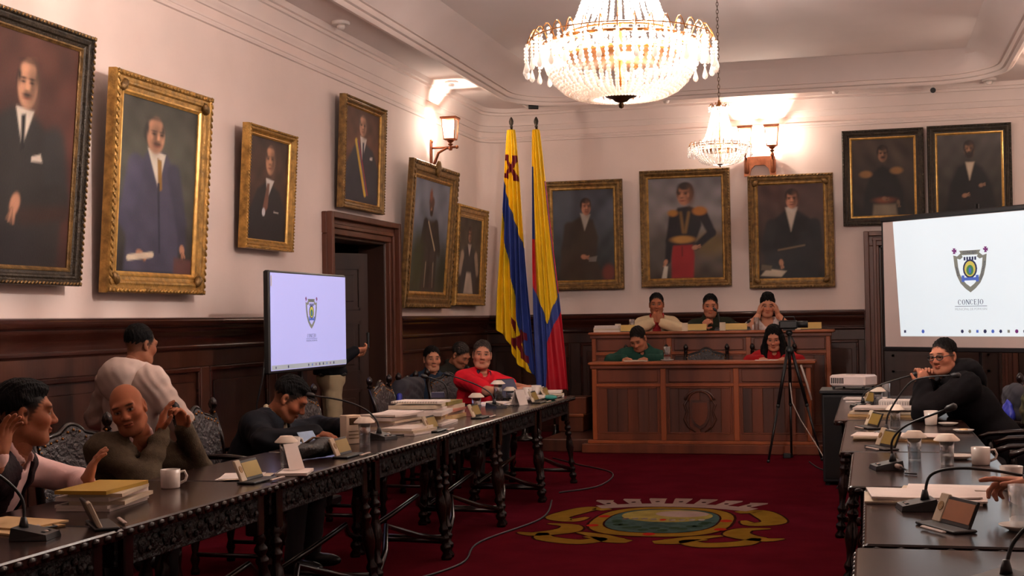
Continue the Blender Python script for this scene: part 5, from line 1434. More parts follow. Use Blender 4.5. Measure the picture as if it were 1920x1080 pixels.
        if open_: 
            for i in range(7):
                u = i / 6; g.append(El(nk + fw * (.12 + .03 * u) * s - up * (u * .42) * s, V(open_ * (.8 + .35 * u), .11, .06) * s, B, .012, 's'))
        if cutz: g.append(Hs((0, 0, cutz), (0, 0, 1)))
        v, q = surf(g, gres, wr, len(label)); o = link(name, mkmesh(name, v, q), t); o.data.materials.append(m)
        for vv, qq, mm_ in hoodo: oo = link('hood', mkmesh('hood', vv, qq), o); oo.data.materials.append(mm_)
        return o
    if under: garment(*under[:2], **under[2])
    if top: garment(*top[:2], **top[2])
    # ---- legs
    if legs:
        mt = mtrou or mat('dark_trousers', (30, 28, 32), .8, var=.15)
        lg = []; 
        for sx in (-1, 1):
            if legs == 'sit': hp, kn, an = pel + V(sx * .085, -.02, -.02), V(sx * .13, pel[1] - .44, pel[2] + .0), V(sx * .13, pel[1] - .40, .10)
            else: hp, kn, an = pel + V(sx * .09, 0, -.03), V(sx * .10, pel[1] - .02, pel[2] * .52), V(sx * .10, pel[1] + .02, .09)
            lg += [Cp(hp, kn, .085 * s, .062 * s, .05), Cp(kn, an, .06 * s, .05 * s, .04)]
            v, q = surf([El(an + V(0, -.07, -.045), V(.045, .125, .042), None, .02), Cp(an, an + V(0, 0, -.05), .045, .045, .02)], .012); o = link('shoe', mkmesh('shoe', v, q), t); o.data.materials.append(m_shoe)
        lg.append(El(pel, V(.16, .13, .11) * s, None, .06))
        v, q = surf(lg, .016, .003, 3); o = link('trousers', mkmesh('trousers', v, q), t); o.data.materials.append(mt)
    t['_'] = 0; del t['_']
    return t, dict(H=H, Mh=Mh, nk=nk, ch=ch, SH=SH, up=up, lat=lat, fw=fw, s=s)
def loc2(w, base, rz):
    """world point -> person local"""
    c, s_ = math.cos(rz), math.sin(rz); dx, dy = w[0] - base[0], w[1] - base[1]
    return (c * dx + s_ * dy, -s_ * dx + c * dy, w[2] - base[2])

# fabrics
m_pink = mat('pale_pink_shirt', (214, 176, 172), .8, var=.08, scale=20)
m_vest = mat('maroon_quilted_vest', (30, 13, 17), .7, var=.25, scale=12, bump=.3, bscale=25)
m_hood = mat('white_hooded_jacket', (196, 176, 166), .85, var=.07, scale=6)
m_olive = mat('olive_brown_sweater', (78, 66, 52), .95, var=.14, scale=40, bump=.3, bscale=200)
m_navy = mat('navy_jacket', (15, 16, 22), .7, var=.18, scale=12)
m_cream = mat('cream_shirt', (186, 176, 148), .8, var=.06)
m_redp = mat('red_polo', (206, 28, 44), .8, var=.1, scale=14)
m_navyc = mat('navy_collar', (40, 24, 40), .8, var=.1)
m_wnavy = mat('teal_navy_top', (30, 42, 58), .8, var=.12)
m_dk = mat('dark_olive_jacket', (34, 34, 30), .85, var=.15)
m_crj = mat('cream_jacket', (198, 176, 142), .85, var=.1)
m_redsh = mat('red_shirt', (168, 22, 30), .8, var=.1)
m_dgreen = mat('dark_green_shirt', (38, 40, 30), .85, var=.12)
m_green = mat('bottle_green_shirt', (30, 62, 52), .85, var=.12)
m_white = mat('white_paint', (214, 200, 194), .6)
m_wblouse = mat('white_print_blouse', (196, 180, 176), .8, var=.2, scale=30)
m_redb = mat('crimson_blouse', (150, 20, 26), .8, var=.1)
m_char = mat('charcoal_hoodie', (19, 18, 21), .9, var=.15, scale=15)
m_beige = mat('beige_trousers', (150, 132, 104), .85, var=.08)
m_brown = mat('brown_trousers', (52, 42, 36), .85, var=.1)

for k_ in ('maroon_quilted_vest', 'navy_jacket', 'charcoal_hoodie', 'dark_olive_jacket', 'dark_green_shirt', 'bottle_green_shirt', 'teal_navy_top', 'olive_brown_sweater', 'brown_trousers', 'red_polo', 'crimson_blouse'):
    MATS[k_].node_tree.nodes['Principled BSDF'].inputs['Specular IOR Level'].default_value = .12
# 1 man in pink shirt and maroon vest, profile, both hands raised
b, rz = (-3.62, 4.72, 0), R(105); l = lambda x, y, z: loc2((x, y, z), b, rz)
person('man in pale pink shirt and maroon vest speaking with raised hands', b, rz, l(-3.3, 4.82, 1.15), (22, 4, 0), 1.05, (164, 104, 76), 'quiff', stub=.35, hres=.0042, gres=.010,
       arms={-1: (l(-3.30, 4.30, .93), l(-3.1, 4.36, 1.02), (.05, -.25, 1), (-.3, -1, 0), [12, 14, 16, 20], 20),
             +1: (l(-3.25, 5.12, .84), l(-3.06, 4.86, .855), (.25, -.25, .85), (.5, -.9, 0), [14, 12, 14, 16], 25)},
       under=('pink_shirt', m_pink, dict(infl=.004, neck='collar', vdeep=.06, wr=.003)), top=('maroon_vest', m_vest, dict(infl=.020, sleeve='none', neck='wide', wr=.004, open_=.075)))
# 2 standing man in white hooded jacket, seen from behind
b, rz = (-4.42, 7.55, 0), R(168)
person('standing man in white hooded jacket seen from behind before the dado', b, rz, (-.02, -.06, 1.375), (-12, 12, 0), 1.0, (150, 98, 74), 'short', mhair=m_hairb, hres=.0055, pel=(0, .02, .78),
       arms={+1: ((.33, -.05, .92), (.24, -.24, .80), (-.2, -1, -.2), (-1, 0, 0), 25), -1: ((-.33, -.05, .92), (-.26, -.26, .84), (.2, -1, -.2), (1, 0, 0), 25)},
       top=('hooded_jacket', m_hood, dict(infl=.026, neck='wide', wr=.006, hood=True)), legs='stand')
# 3 bald man, hands clasped by his face
b, rz = (-3.72, 6.10, 0), R(58); l = lambda x, y, z: loc2((x, y, z), b, rz)
pb_, kb = person('bald man in olive brown sweater with hands clasped beside his face', b, rz, l(-3.53, 5.99, 1.088), (-38, 8, -17), 1.03, (168, 104, 74), None, stub=.15, hres=.0040, gres=.010, hairc=(60, 40, 32),
       arms={-1: (l(-3.39, 5.90, .745), l(-3.40, 6.08, .965), (.18, .05, 1), (1, -.35, 0), [16, 18, 20, 24], 30), +1: (l(-3.37, 6.42, .745), l(-3.34, 6.20, .975), (-.28, -.1, 1), (-1, -.2, 0), [48, 50, 52, 55], 25)},
       under=('collared_shirt', m_pink, dict(infl=.002, neck='collar', vdeep=.05)), top=('olive_sweater', m_olive, dict(infl=.012, neck='round', vdeep=.07, wr=.005)), build=.95)
# wristwatch, ring on his hand
m_silver = mat('silver_metal', (190, 188, 186), .25, metal=.9, var=.05)
w = V(*l(-3.34, 6.25, .94)); MB().lathe([(.034, -.012), (.037, -.012), (.037, .012), (.034, .012)], 16, mat=Matrix.Translation(w) @ Vector((0, 0, 1)).rotation_difference(Vector((-.28, -.2, 1))).to_matrix().to_4x4(), cap=False).build('wristwatch', m_silver, pb_, smooth=True)
# 4 man in navy jacket looking down
b, rz = (-3.66, 7.62, 0), R(88); l = lambda x, y, z: loc2((x, y, z), b, rz)
pn_, kn_ = person('man in navy jacket with round sleeve badge looking down at his papers', b, rz, l(-3.45, 7.74, 1.03), (14, 36, 0), 1.06, (150, 92, 66), 'quiff', stub=.35, hres=.0045, gres=.010,
       arms={-1: (l(-3.42, 7.32, .80), l(-3.18, 7.50, .835), (-.1, -1, -.05), (0, 0, -1), 25), +1: (l(-3.42, 8.12, .82), l(-3.16, 7.95, .835), (.2, -1, -.05), (0, 0, -1), 25)},
       under=('cream_shirt', m_cream, dict(infl=.002, neck='collar', vdeep=.06)), top=('navy_jacket', m_navy, dict(infl=.022, neck='wide', wr=.005, open_=.06)), build=1.1)
# 5 standing man behind the television holding a phone
b, rz = (-4.64, 11.30, 0), R(120)
pp_, kp = person('standing man in beige trousers half hidden by the television, holding a phone', b, rz, (.0, -.03, 1.55), (0, 25, 0), 1.0, (190, 126, 98), 'short', hres=.007, pel=(0, .0, 1.0),
       arms={-1: ((-.26, -.04, 1.16), (-.12, -.20, 1.24), (.25, -1, .05), (.6, .2, .9), [40, 40, 42, 45], 40), +1: ((.26, -.04, 1.14), (.12, -.20, 1.20), (-.3, -1, .05), (-.6, .2, .9), [30, 30, 35, 40], 40)},
       top=('dark_jacket', m_navy, dict(infl=.012, neck='collar', wr=.004, cutz=1.03)), legs='stand', mtrou=m_beige)
MB().box(-.145, .145, -.125, .125, 1.02, 1.05, .012).build('belt', m_black, pp_)
MB().box(-.03, .03, -.345, -.325, 1.22, 1.36, .006, mat=Matrix.Translation((.0, .0, .04)) @ Matrix.Rotation(R(0), 4, 'X')).build('phone', m_black, pp_)
# 6, 7 pair seated by the dado behind the red polo man
b, rz = (-4.42, 13.38, 0), R(32)
pw_, kw = person('woman in navy top with white shoulder stripe seated by the dado', b, rz, (.03, -.07, 1.10), (-2, 4, 0), 1.05, (196, 138, 110), 'ponytail', fem=True, hres=.006,
       arms={-1: ((-.26, -.06, .70), (-.12, -.30, .66), (.5, -1, -.1), (0, 0, -1), 25), +1: ((.26, -.06, .72), (.10, -.30, .66), (-.5, -1, -.1), (0, 0, -1), 25)},
       top=('navy_top', m_wnavy, dict(infl=.014, sleeve='short', neck='collar')))
b, rz = (-4.42, 14.25, 0), R(62)
person('man in dark jacket with bowed head seated beside the woman in navy top', b, rz, (.0, -.12, 1.11), (6, 34, 0), 1.08, (176, 116, 88), 'short', hres=.007, mhair=m_hairg,
       arms={-1: ((-.26, -.1, .74), (-.12, -.34, .70), (.5, -1, -.1), (0, 0, -1), 25), +1: ((.26, -.1, .74), (.10, -.34, .70), (-.5, -1, -.1), (0, 0, -1), 25)},
       top=('dark_jacket', m_dk, dict(infl=.02, neck='collar')))
# 8 man in red polo
b, rz = (-3.66, 12.35, 0), R(48); l = lambda x, y, z: loc2((x, y, z), b, rz)
pr_, kr = person('man in red polo shirt with navy collar leaning on folded forearms', b, rz, l(-3.52, 12.28, 1.168), (-30, 2, 4), 1.07, (198, 136, 110), 'short', mhair=m_hairg, hairc=(60, 50, 46), stub=.15, hres=.005, gres=.010, jaw=1.02,
       arms={-1: (l(-3.36, 11.86, .85), l(-3.10, 12.16, .84), (.9, -.4, 0), (0, 0, -1), 28), +1: (l(-3.30, 12.52, .86), l(-3.10, 12.34, .85), (-.9, -.3, 0), (0, .2, -1), 28)},
       top=('red_polo', m_redp, dict(infl=.016, sleeve='short', neck='round', vdeep=.08, wr=.004)), build=.98)
# 9..11 upper podium
PU = .34
b = (-2.54, 16.72, PU)
person('man in cream jacket with hands joined under his chin at the upper podium', b, R(8), (0, -.10, 1.31), (0, 6, 0), 1.10, (166, 104, 76), 'short', stub=.4, hres=.006, pel=(0, .06, .55),
       arms={-1: ((-.29, -.17, 1.0), (-.04, -.22, 1.09), (.25, -.1, 1), (.3, 1, 0), [40, 42, 44, 46], 30), +1: ((.28, -.17, 1.0), (.06, -.23, 1.08), (-.3, -.1, 1), (-.3, 1, 0), [40, 42, 44, 46], 30)},
       under=('red_shirt', m_redsh, dict(infl=.004, neck='collar', vdeep=.06)), top=('cream_jacket', m_crj, dict(infl=.022, neck='wide', wr=.004, open_=.055)))
b = (-1.86, 16.74, PU)
person('man in dark green shirt speaking at the microphone in the middle of the upper podium', b, R(6), (-.02, -.16, 1.28), (0, 10, 0), 1.12, (190, 126, 98), 'short', stub=.35, hres=.006, pel=(0, .06, .55),
       arms={-1: ((-.28, -.20, 1.0), (-.12, -.36, 1.02), (.5, -.3, .6), (.4, .8, -.4), [55, 58, 60, 62], 30), +1: ((.28, -.20, 1.0), (.14, -.38, 1.0), (-.5, -.8, -.1), (0, 0, -1), 30)},
       top=('dark_green_shirt', m_dgreen, dict(infl=.018, neck='collar', vdeep=.05, wr=.004)), build=1.1)
b = (-1.19, 16.72, PU)
person('woman in white blouse resting her face in both hands at the upper podium', b, R(4), (0, -.16, 1.27), (2, 12, 3), 1.08, (198, 138, 110), 'updo', fem=True, hres=.006, pel=(0, .06, .55),
       arms={-1: ((-.22, -.30, 1.01), (-.105, -.24, 1.17), (.18, .05, 1), (.9, .25, 0), [24, 26, 28, 30], 10), +1: ((.24, -.30, 1.01), (.115, -.24, 1.17), (-.18, .05, 1), (-.9, .25, 0), [24, 26, 28, 30], 10)},
       top=('white_blouse', m_wblouse, dict(infl=.012, sleeve='short', neck='wide', vdeep=.05)))
# 12, 13 lower podium
b = (-2.58, 15.60, .14)
person('man in bottle green shirt writing with bowed head at the lower podium', b, R(4), (.0, -.14, 1.105), (-16, 34, -6), 1.10, (178, 116, 88), 'short', mhair=m_hairbr, stub=.2, hres=.006, pel=(0, .06, .5),
       arms={-1: ((-.31, -.18, .86), (-.14, -.36, .885), (.8, -.7, -.1), (0, 0, -1), 40), +1: ((.30, -.18, .86), (.12, -.36, .885), (-.8, -.6, -.1), (0, 0, -1), 30)},
       top=('green_shirt', m_green, dict(infl=.018, neck='collar', vdeep=.05, wr=.004)), build=1.1)
b = (-1.05, 15.60, .14)
person('long haired woman in red blouse looking down at the lower podium', b, R(4), (.0, -.14, 1.10), (-4, 22, 0), 1.10, (190, 128, 102), 'long', fem=True, hres=.006, pel=(0, .06, .5),
       arms={-1: ((-.27, -.14, .84), (-.14, -.36, .87), (.6, -.8, -.1), (0, 0, -1), 30), +1: ((.27, -.14, .84), (.12, -.36, .87), (-.6, -.8, -.1), (0, 0, -1), 30)},
       top=('red_blouse', m_redb, dict(infl=.014, neck='round', vdeep=.10)))
# 14 man in glasses on the screen side
b, rz = (.86, 9.66, 0), R(-72); l = lambda x, y, z: loc2((x, y, z), b, rz)
pg_, kg = person('man in glasses and charcoal hoodie resting his chin on clasped hands', b, rz, l(.475, 9.58, 1.20), (36, 6, -4), .97, (190, 128, 102), 'short', stub=.2, hres=.0042, gres=.010, jaw=1.02,
       arms={-1: (l(.34, 9.98, .85), l(.37, 9.60, 1.01), (.05, .15, 1), (1, -.2, 0), [50, 52, 55, 58], 20), +1: (l(.33, 9.28, .85), l(.335, 9.46, 1.01), (-.05, .05, 1), (-1, -.2, 0), [46, 48, 50, 54], 20)},
       top=('charcoal_hoodie', m_char, dict(infl=.028, neck='round', vdeep=.05, wr=.005, hood=True)), under=('white_shirt', m_white, dict(infl=.008, sleeve='none', neck='collar')), build=1.18)
def glasses(par, k, m):
    H, Mh, s = k['H'], k['Mh'], k['s']; T = lambda x, y, z: tuple(H + s * (Mh @ V(x, y, z)))
    g = link('eyeglasses', None, par); mb = MB()
    for sx in (-1, 1):
        pts = [T(sx * .033 + .027 * math.cos(a), -.104 + .006 * abs(math.cos(a)) , .004 + .017 * math.sin(a)) for a in np.linspace(0, 2 * PI, 17)]
        mb.tube(pts, .0032 * s, 5, cap=False); mb.tube([T(sx * .06, -.098, .008), T(sx * .078, -.03, .01), T(sx * .08, .01, .005)], .0028 * s, 5)
        n = 12; MB().raw([T(sx * .033 + .025 * math.cos(2 * PI * i / n), -.103, .004 + .015 * math.sin(2 * PI * i / n)) for i in range(n)], [tuple(range(n))]).build('lens', glass('spectacle_lens', (120, 120, 125), .05, .06), g)
    mb.tube([T(-.01, -.106, .008), T(.01, -.106, .008)], .003 * s, 5); mb.build('frame', m, g)
glasses(pg_, kg, m_black)
# 15 arm of someone beyond the frame, pointing with one finger across the near table
b, rz = (1.05, 5.15, 0), R(-100); l = lambda x, y, z: loc2((x, y, z), b, rz)
person('person in dark jacket at the loose papers pointing with one hand', b, rz, (0, -.10, 1.20), (0, 14, 0), 1.08, (196, 134, 108), 'short', hres=.007,
       arms={+1: (l(.80, 4.86, .86), l(.535, 5.0, .895), (-.15, -1, .12), (.35, 0, -1), [8, 34, 44, 50], 30), -1: (l(.92, 5.55, .86), l(.76, 5.42, .85), (.2, -1, 0), (0, 0, -1), 25)},
       top=('dark_jacket', m_navy, dict(infl=.018, neck='collar', wr=.004)))
# extras on people
o = MB(); T = np.array(kn_['SH'][-1])
T = T + (V(*loc2((-3.42, 7.32, .80), (-3.66, 7.62, 0), R(88))) - T) * .42
mm = Matrix.Translation(Vector(T) + Vector((-.080, -.012, .016))) @ Matrix.Rotation(R(-78), 4, 'Y')
MB().lathe([(.016, 0), (.016, .003), (.028, .003), (.028, 0)], 20, mat=mm, cap=False).build('sleeve_badge', m_cream, pn_)
MB().lathe([(.0, .003), (.010, .003), (.010, 0)], 12, mat=mm, cap=False).build('sleeve_badge', m_cream, pn_)
def around_neck(par, k, m, name, r=.012, fr=.075):
    nk, up, lat, fw, s = k['nk'], k['up'], k['lat'], k['fw'], k['s']
    pts = [tuple(nk + up * (.012 - .02 * math.cos(a) * -1 - .012) * s + lat * fr * s * math.sin(a) + fw * (fr + .005) * s * math.cos(a)) for a in np.linspace(.75, 2 * PI - .75, 16)]
    MB().tube(pts, r * s, 8, flat=2.0).build(name, m, par, smooth=True)
around_neck(pr_, kr, m_navyc, 'polo_collar', .014, .080)
for sd in (-1, 1):
    a = kr['SH'][sd]
# white stripe on the woman's sleeve
a = kw['SH'][-1]; MB().tube([tuple(a + V(.05, -.075, .045)), tuple(a + V(-.0, -.085, .03)), tuple(a + V(-.05, -.075, -.03)), tuple(a + V(-.085, -.06, -.12)), tuple(a + V(-.1, -.06, -.18))], .016, 6, flat=.5).build('sleeve_stripe', m_white, pw_, smooth=True)
# ================================================================ things on the tables
TZ = .791
m_lid = mat('paper_lid', (218, 204, 188), .75, var=.04)
m_plug = mat('grey_plug', (170, 150, 140), .5, var=.05)
m_led = emis('green_led', (90, 190, 60), 1.2)
def mic(label, x, y, rz, path, z=TZ, plug=1):
    """desk microphone: wedge base with buttons, gooseneck and capsule; path in local metres"""
    t = thing('desk_microphone', label, 'microphone', (x, y, z), rz, 'gooseneck desk microphones')
    v = [(-.06, -.065, 0), (.06, -.065, 0), (.06, .065, 0), (-.06, .065, 0), (-.055, -.06, .018), (.055, -.06, .018), (.055, .06, .042), (-.055, .06, .042)]
    MB().raw(v, [(3, 2, 1, 0), (4, 5, 6, 7), (0, 1, 5, 4), (1, 2, 6, 5), (2, 3, 7, 6), (3, 0, 4, 7)]).build('base', m_black, t)
    ba_ = kids(t)[0]
    for i in range(3): MB().box(-.03 + .022 * i, -.014 + .022 * i, -.045, -.03, .02, .027, .003).build('button', m_plug if i == 1 else m_blackm, ba_)
    MB().lathe([(.018, .03), (.014, .05), (.009, .07)], 10, (path[0][0], path[0][1], 0)).build('neck_socket', m_black, t, smooth=True)
    P = [Vector(p) for p in path]; q = []
    for i in range(len(P) - 1):
        p0, p1, p2, p3 = P[max(i - 1, 0)], P[i], P[i + 1], P[min(i + 2, len(P) - 1)]
        for u in np.linspace(0, 1, 7)[:(7 if i == len(P) - 2 else 6)]: q.append(.5 * ((2 * p1) + (-p0 + p2) * u + (2 * p0 - 5 * p1 + 4 * p2 - p3) * u * u + (-p0 + 3 * p1 - 3 * p2 + p3) * u ** 3))
    gn_ = MB().tube(q, .0055, 7).build('gooseneck', m_black, t, smooth=True)
    d = (q[-1] - q[-2]).normalized(); MB().tube([q[-1], q[-1] + d * .015, q[-1] + d * .045, q[-1] + d * .055], [.009, .016, .017, .008], 10).build('capsule', m_black, gn_, smooth=True)
    if plug:
        pl_ = MB().tube([(.055, .03, .02), (.10, .035, .02)], .011, 8).build('plug', m_plug, t, smooth=True)
        MB().tube([(.10, .035, .02), (.15, .05, .010), (.22, .02, .006), (.26, .06, .006)], .004, 6).build('cable', m_black, pl_, smooth=True)
    return t
def nameplate(label, x, y, rz, z=TZ, m=None):
    """easel name plate: black foot, tilted plate with a yellow field and a pale crest tag; faces local -y"""
    t = thing('name_plate', label, 'name plate', (x, y, z), rz, 'desk name plates')
    MB().box(-.12, .12, -.035, .05, 0, .010, .003).build('foot', m_black, t)
    A = Matrix.Translation((0, .03, .008)) @ Matrix.Rotation(R(-24), 4, 'X')
    pt_ = MB().box(-.105, .105, -.005, .005, 0, .095, .002, mat=A).build('plate', m_blackm, t)
    MB().box(-.06, .10, -.007, -.005, .014, .083, mat=A).build('name_field', m or m_nameplate, pt_)
    MB().box(-.115, -.063, -.008, .006, .0, .10, .003, mat=A).build('crest_tag', m_paper2, pt_)
    MB().lathe([(.0, 0), (.016, 0), (.016, .002), (0, .002)], 12, mat=A @ Matrix.Translation((-.088, -.0085, .055)) @ Matrix.Rotation(R(90), 4, 'X')).build('crest_mark', m_golddk, pt_)
    MB().box(-.02, .12, -.075, -.06, .004, .012, .003).build('pen', m_plug, t)
    return t
def tumbler(label, x, y, lid=True, z=TZ, h=.115, r=.034, tilt=0):
    t = thing('drinking_glass', label, 'glass', (x, y, z), tilt, 'water glasses')
    MB().lathe([(0, .0), (r * .86, .0), (r, h), (r - .002, h), (r * .86 - .002, .009), (0, .009)], 20, cap=False).build('tumbler', m_glass, t, smooth=True)
    if lid: MB().lathe([(r * 1.75, h - .004), (r * 1.72, h + .002), (r * 1.0, h + .024), (r * .95, h + .027), (0, h + .028)], 10, cap=False).build('paper_lid', m_lid, t, auto=40)
    return t
def mug(label, x, y, rz=0, z=TZ, r=.043, h=.08, handle=True, taper=.95):
    t = thing('mug', label, 'mug', (x, y, z), rz)
    MB().lathe([(0, 0), (r * taper * .95, 0), (r * taper, .004), (r, h), (r - .004, h), (r * taper - .004, .008), (0, .008)], 22, cap=False).build('cup', m_china, t, smooth=True)
    if handle: MB().tube([(r * .95, 0, h * .82), (r + .018, 0, h * .86), (r + .028, 0, h * .6), (r + .022, 0, h * .35), (r * .93, 0, h * .2)], .006, 8).build('handle', m_china, t, smooth=True)
    return t
def saucer(label, x, y, r=.065, z=TZ):
    t = thing('saucer', label, 'saucer', (x, y, z)); MB().lathe([(0, .003), (r * .55, 0), (r * .6, .003), (r, .016), (r, .019), (r * .55, .007), (0, .006)], 24, cap=False).build('plate', m_china, t, smooth=True)
    return t
def pile(label, x, y, rz, w, l, n, th, z=TZ, mats=None, cat='papers', name='paper_stack', jit=.03, bend=.0):
    """sheaves of paper lying on each other, each its own slab with softly lifted edges"""
    t = thing(name, label, cat, (x, y, z), rz, None); zz = 0; rs = random.Random(label)
    mats = mats or [m_paper, m_paper2, m_paper]
    for i in range(n):
        k = th * rs.uniform(.6, 1.4); a = R(rs.uniform(-1, 1) * jit * 220); dx, dy = rs.uniform(-jit, jit), rs.uniform(-jit, jit)
        ww, ll = w * rs.uniform(.9, 1.0), l * rs.uniform(.9, 1.0); N = 6; v = []; f = []
        for b in (0, 1):
            for p in range(N + 1):
                u = p / N - .5; lift = bend * (2 * abs(u)) ** 3 * rs.uniform(.4, 1.2) if i == n - 1 else 0
                for q in (-.5, .5):
                    X, Y = q * ww, u * ll; v.append((dx + X * math.cos(a) - Y * math.sin(a), dy + X * math.sin(a) + Y * math.cos(a), zz + b * k + lift))
        o = 2 * (N + 1)
        for p in range(N):
            c = 2 * p; f += [(o + c, o + c + 1, o + c + 3, o + c + 2), (c + 1, c, c + 2, c + 3), (c, o + c, o + c + 2, c + 2), (c + 1, c + 3, o + c + 3, o + c + 1)]
        f += [(0, 1, o + 1, o), (2 * N + 1, 2 * N, o + 2 * N, o + 2 * N + 1)]
        MB().raw(v, f).build('sheaf', mats[i % len(mats)], t); zz += k + .0006
    return t
def spiral(label, x, y, rz, z=TZ, w=.15, l=.21, m=None, th=.012):
    t = thing('spiral_notebook', label, 'notebook', (x, y, z), rz)
    MB().box(-w / 2, w / 2, -l / 2, l / 2, 0, th, .002).build('page_block', m_paper, t); MB().box(-w / 2, w / 2, -l / 2, l / 2, th, th + .002).build('cover', m or m_paper, t)
    mb = MB()
    for i in range(18):
        yy = -l / 2 + .01 + i * (l - .02) / 17; mb.tube([(-w / 2 + .006 + .008 * math.cos(a), yy, th / 2 + max(.0045, th * .5 + .001) * .98 * math.sin(a) + .0015) for a in np.linspace(0, 2 * PI, 9)], .0014, 4, cap=False)
    mb.build('wire_binding', m_blackm, t)
    return t
R90 = R(90)
# ---- portrait side, from the near end to the flags
mic('desk microphone before the man in pink shirt', -2.72, 4.02, R(100), [(0, .04, .05), (.0, .05, .14), (-.08, .12, .24), (-.2, .26, .33)])
pile('manila folder lying before the man in pink shirt', -2.95, 4.22, R(80), .24, .33, 2, .006, mats=[m_manila], cat='folder', name='manila_folder')
pile('tall pile of papers topped by a yellow folder near the man in pink shirt', -2.93, 4.78, R(8), .23, .36, 6, .012, mats=[m_paper, m_paper, m_paper2, m_paper, m_paper2, mat('yellow_folder', (160, 124, 26), .7, var=.05)])
nameplate('name plate at the pile with the yellow folder', -2.63, 4.30, R90 + R(40))
mug('white cup standing before the bald man', -2.95, 5.35, R(40))
pile('few loose white sheets before the bald man', -2.80, 5.75, R(20), .20, .26, 3, .002)
nameplate('name plate lying among the loose sheets before the bald man', -2.66, 5.62, R90)
spiral('open spiral notepad with a raised page beside the lidded glass', -2.62, 5.92, R(15))
t = thing('folded_card', 'white folded card standing on the spiral notepad', 'card', (-2.64, 5.96, TZ + .016), R(70))
MB().raw([(-.05, -.02, 0), (.05, -.02, 0), (.045, .025, .12), (-.045, .025, .12), (-.05, -.022, 0), (.05, -.022, 0), (.045, .023, .12), (-.045, .023, .12)], [(0, 1, 2, 3), (7, 6, 5, 4), (0, 4, 5, 1), (3, 2, 6, 7), (0, 3, 7, 4), (1, 5, 6, 2)]).build('card', m_paper, t)
tumbler('lidded glass of water beside the black pouch', -2.83, 6.30)
mug('tall white cup between the navy jacket man and the lidded glass', -2.98, 6.72, R(60), r=.038, h=.10)
def sdf_obj(name, prims, m, parent, h=.008, wr=.003):
    v, q = surf(prims, h, wr, 2); o = link(name, mkmesh(name, v, q), parent); o.data.materials.append(m); return o
m_pouch = mat('black_leather_pouch', (16, 18, 17), .35, var=.2, bump=.3, bscale=60)
t = thing('pouch', 'black leather pouch lying before the man in navy jacket', 'bag', (-2.80, 6.62, TZ + .004), R(70))
sdf_obj('pouch_body', [El((0, 0, .045), (.15, .065, .045), None, .02), El((.05, .0, .06), (.09, .05, .04), None, .02), Cp((-.13, 0, .03), (.13, 0, .035), .03, .03, .02)], m_pouch, t, .007, .002)
MB().tube([(-.09, 0, .08), (-.04, -.01, .105), (.0, .01, .10), (.06, 0, .095)], .006, 6).build('zip', m_bronze, t, smooth=True)
pile('papers with a blue leaflet that the man in navy jacket reads', -3.05, 7.06, R(12), .22, .34, 3, .003, mats=[m_paper, mat('lilac_lit_paper', (196, 190, 226), .7, var=.05), mat('blue_leaflet', (150, 176, 206), .6, var=.2)], bend=.02)
t = thing('leaflet', 'pale blue leaflet standing on the papers of the navy jacket man', 'leaflet', (-3.02, 7.08, TZ + .014), R(75))
MB().box(-.07, .07, -.001, .001, 0, .10, mat=Matrix.Rotation(R(-35), 4, 'X')).build('sheet', MATS['blue_leaflet'], t)
nameplate('name plate beside the black pouch', -2.66, 6.72, R90)
t = thing('carton', 'cream printed carton beside the lidded glass at the paper stacks', 'box', (-2.93, 7.42, TZ), R(55))
MB().box(-.05, .05, -.035, .035, 0, .165, .003).build('carton_body', mat('cream_carton', (206, 184, 160), .7, var=.04), t); MB().box(-.03, .03, -.036, -.035, .11, .15).build('printed_panel', m_bronze, t)
for i in range(3): MB().box(-.035, .035, -.036, -.035, .03 + .02 * i, .035 + .02 * i).build('printed_line', m_golddk, t)
tumbler('lidded glass of water beside the cream carton', -2.82, 7.36, h=.13, r=.036)
mic('desk microphone with long gooseneck beside the cream carton', -2.84, 7.72, R(70), [(0, .03, .05), (.0, .05, .11), (-.03, .12, .18), (-.08, .25, .23), (-.16, .40, .26)])
pile('tall stack of white documents beside the long gooseneck microphone', -3.02, 8.32, R(-8), .28, .42, 7, .017, jit=.02, bend=.01)
pile('low stack of documents before the tall white stack', -2.82, 8.12, R(-6), .22, .34, 3, .011, jit=.02)
pile('wide heap of documents and ring binders in the middle of the table row', -2.98, 8.86, R(6), .34, .46, 6, .020, jit=.03, mats=[m_paper, m_paper2, m_manila, m_paper], bend=.012)
spiral('spiral bound report on top of the wide document heap', -2.96, 8.80, R(86), z=TZ + .150, w=.24, l=.34)
nameplate('name plate before the low stack of documents', -2.68, 8.30, R90)
pile('pile of books and brochures behind the wide document heap', -3.02, 9.42, R(-4), .26, .36, 5, .022, mats=[m_manila, m_paper, mat('salmon_cover', (176, 110, 90), .7, var=.1), m_paper2, mat('olive_cover', (120, 104, 48), .7, var=.15)], jit=.025)
t = thing('small_box', 'small navy box on the spiral bound report', 'box', (-2.90, 8.99, TZ + .170), R(20)); MB().box(-.045, .045, -.03, .03, 0, .04, .004).build('box_body', mat('navy_card', (34, 34, 60), .5), t)
t = thing('phone', 'black phone on the pile of books and brochures', 'phone', (-3.08, 9.30, TZ + .125), R(60)); MB().box(-.035, .035, -.07, .07, 0, .009, .004).build('phone_body', m_black, t)
mic('desk microphone standing behind the pile of brochures', -3.05, 9.78, R(80), [(0, .03, .05), (.0, .03, .16), (-.02, .06, .24), (-.07, .16, .28)], plug=0)
tumbler('lidded glass of water beside the red polo man', -2.86, 9.80, h=.13, r=.036)
nameplate('name plate beside the lidded glass of the red polo man', -2.72, 9.45, R90)
mic('desk microphone reaching towards the red polo man', -2.90, 10.5, R(60), [(0, .02, .05), (-.02, .05, .12), (-.08, .16, .19), (-.18, .34, .26)])
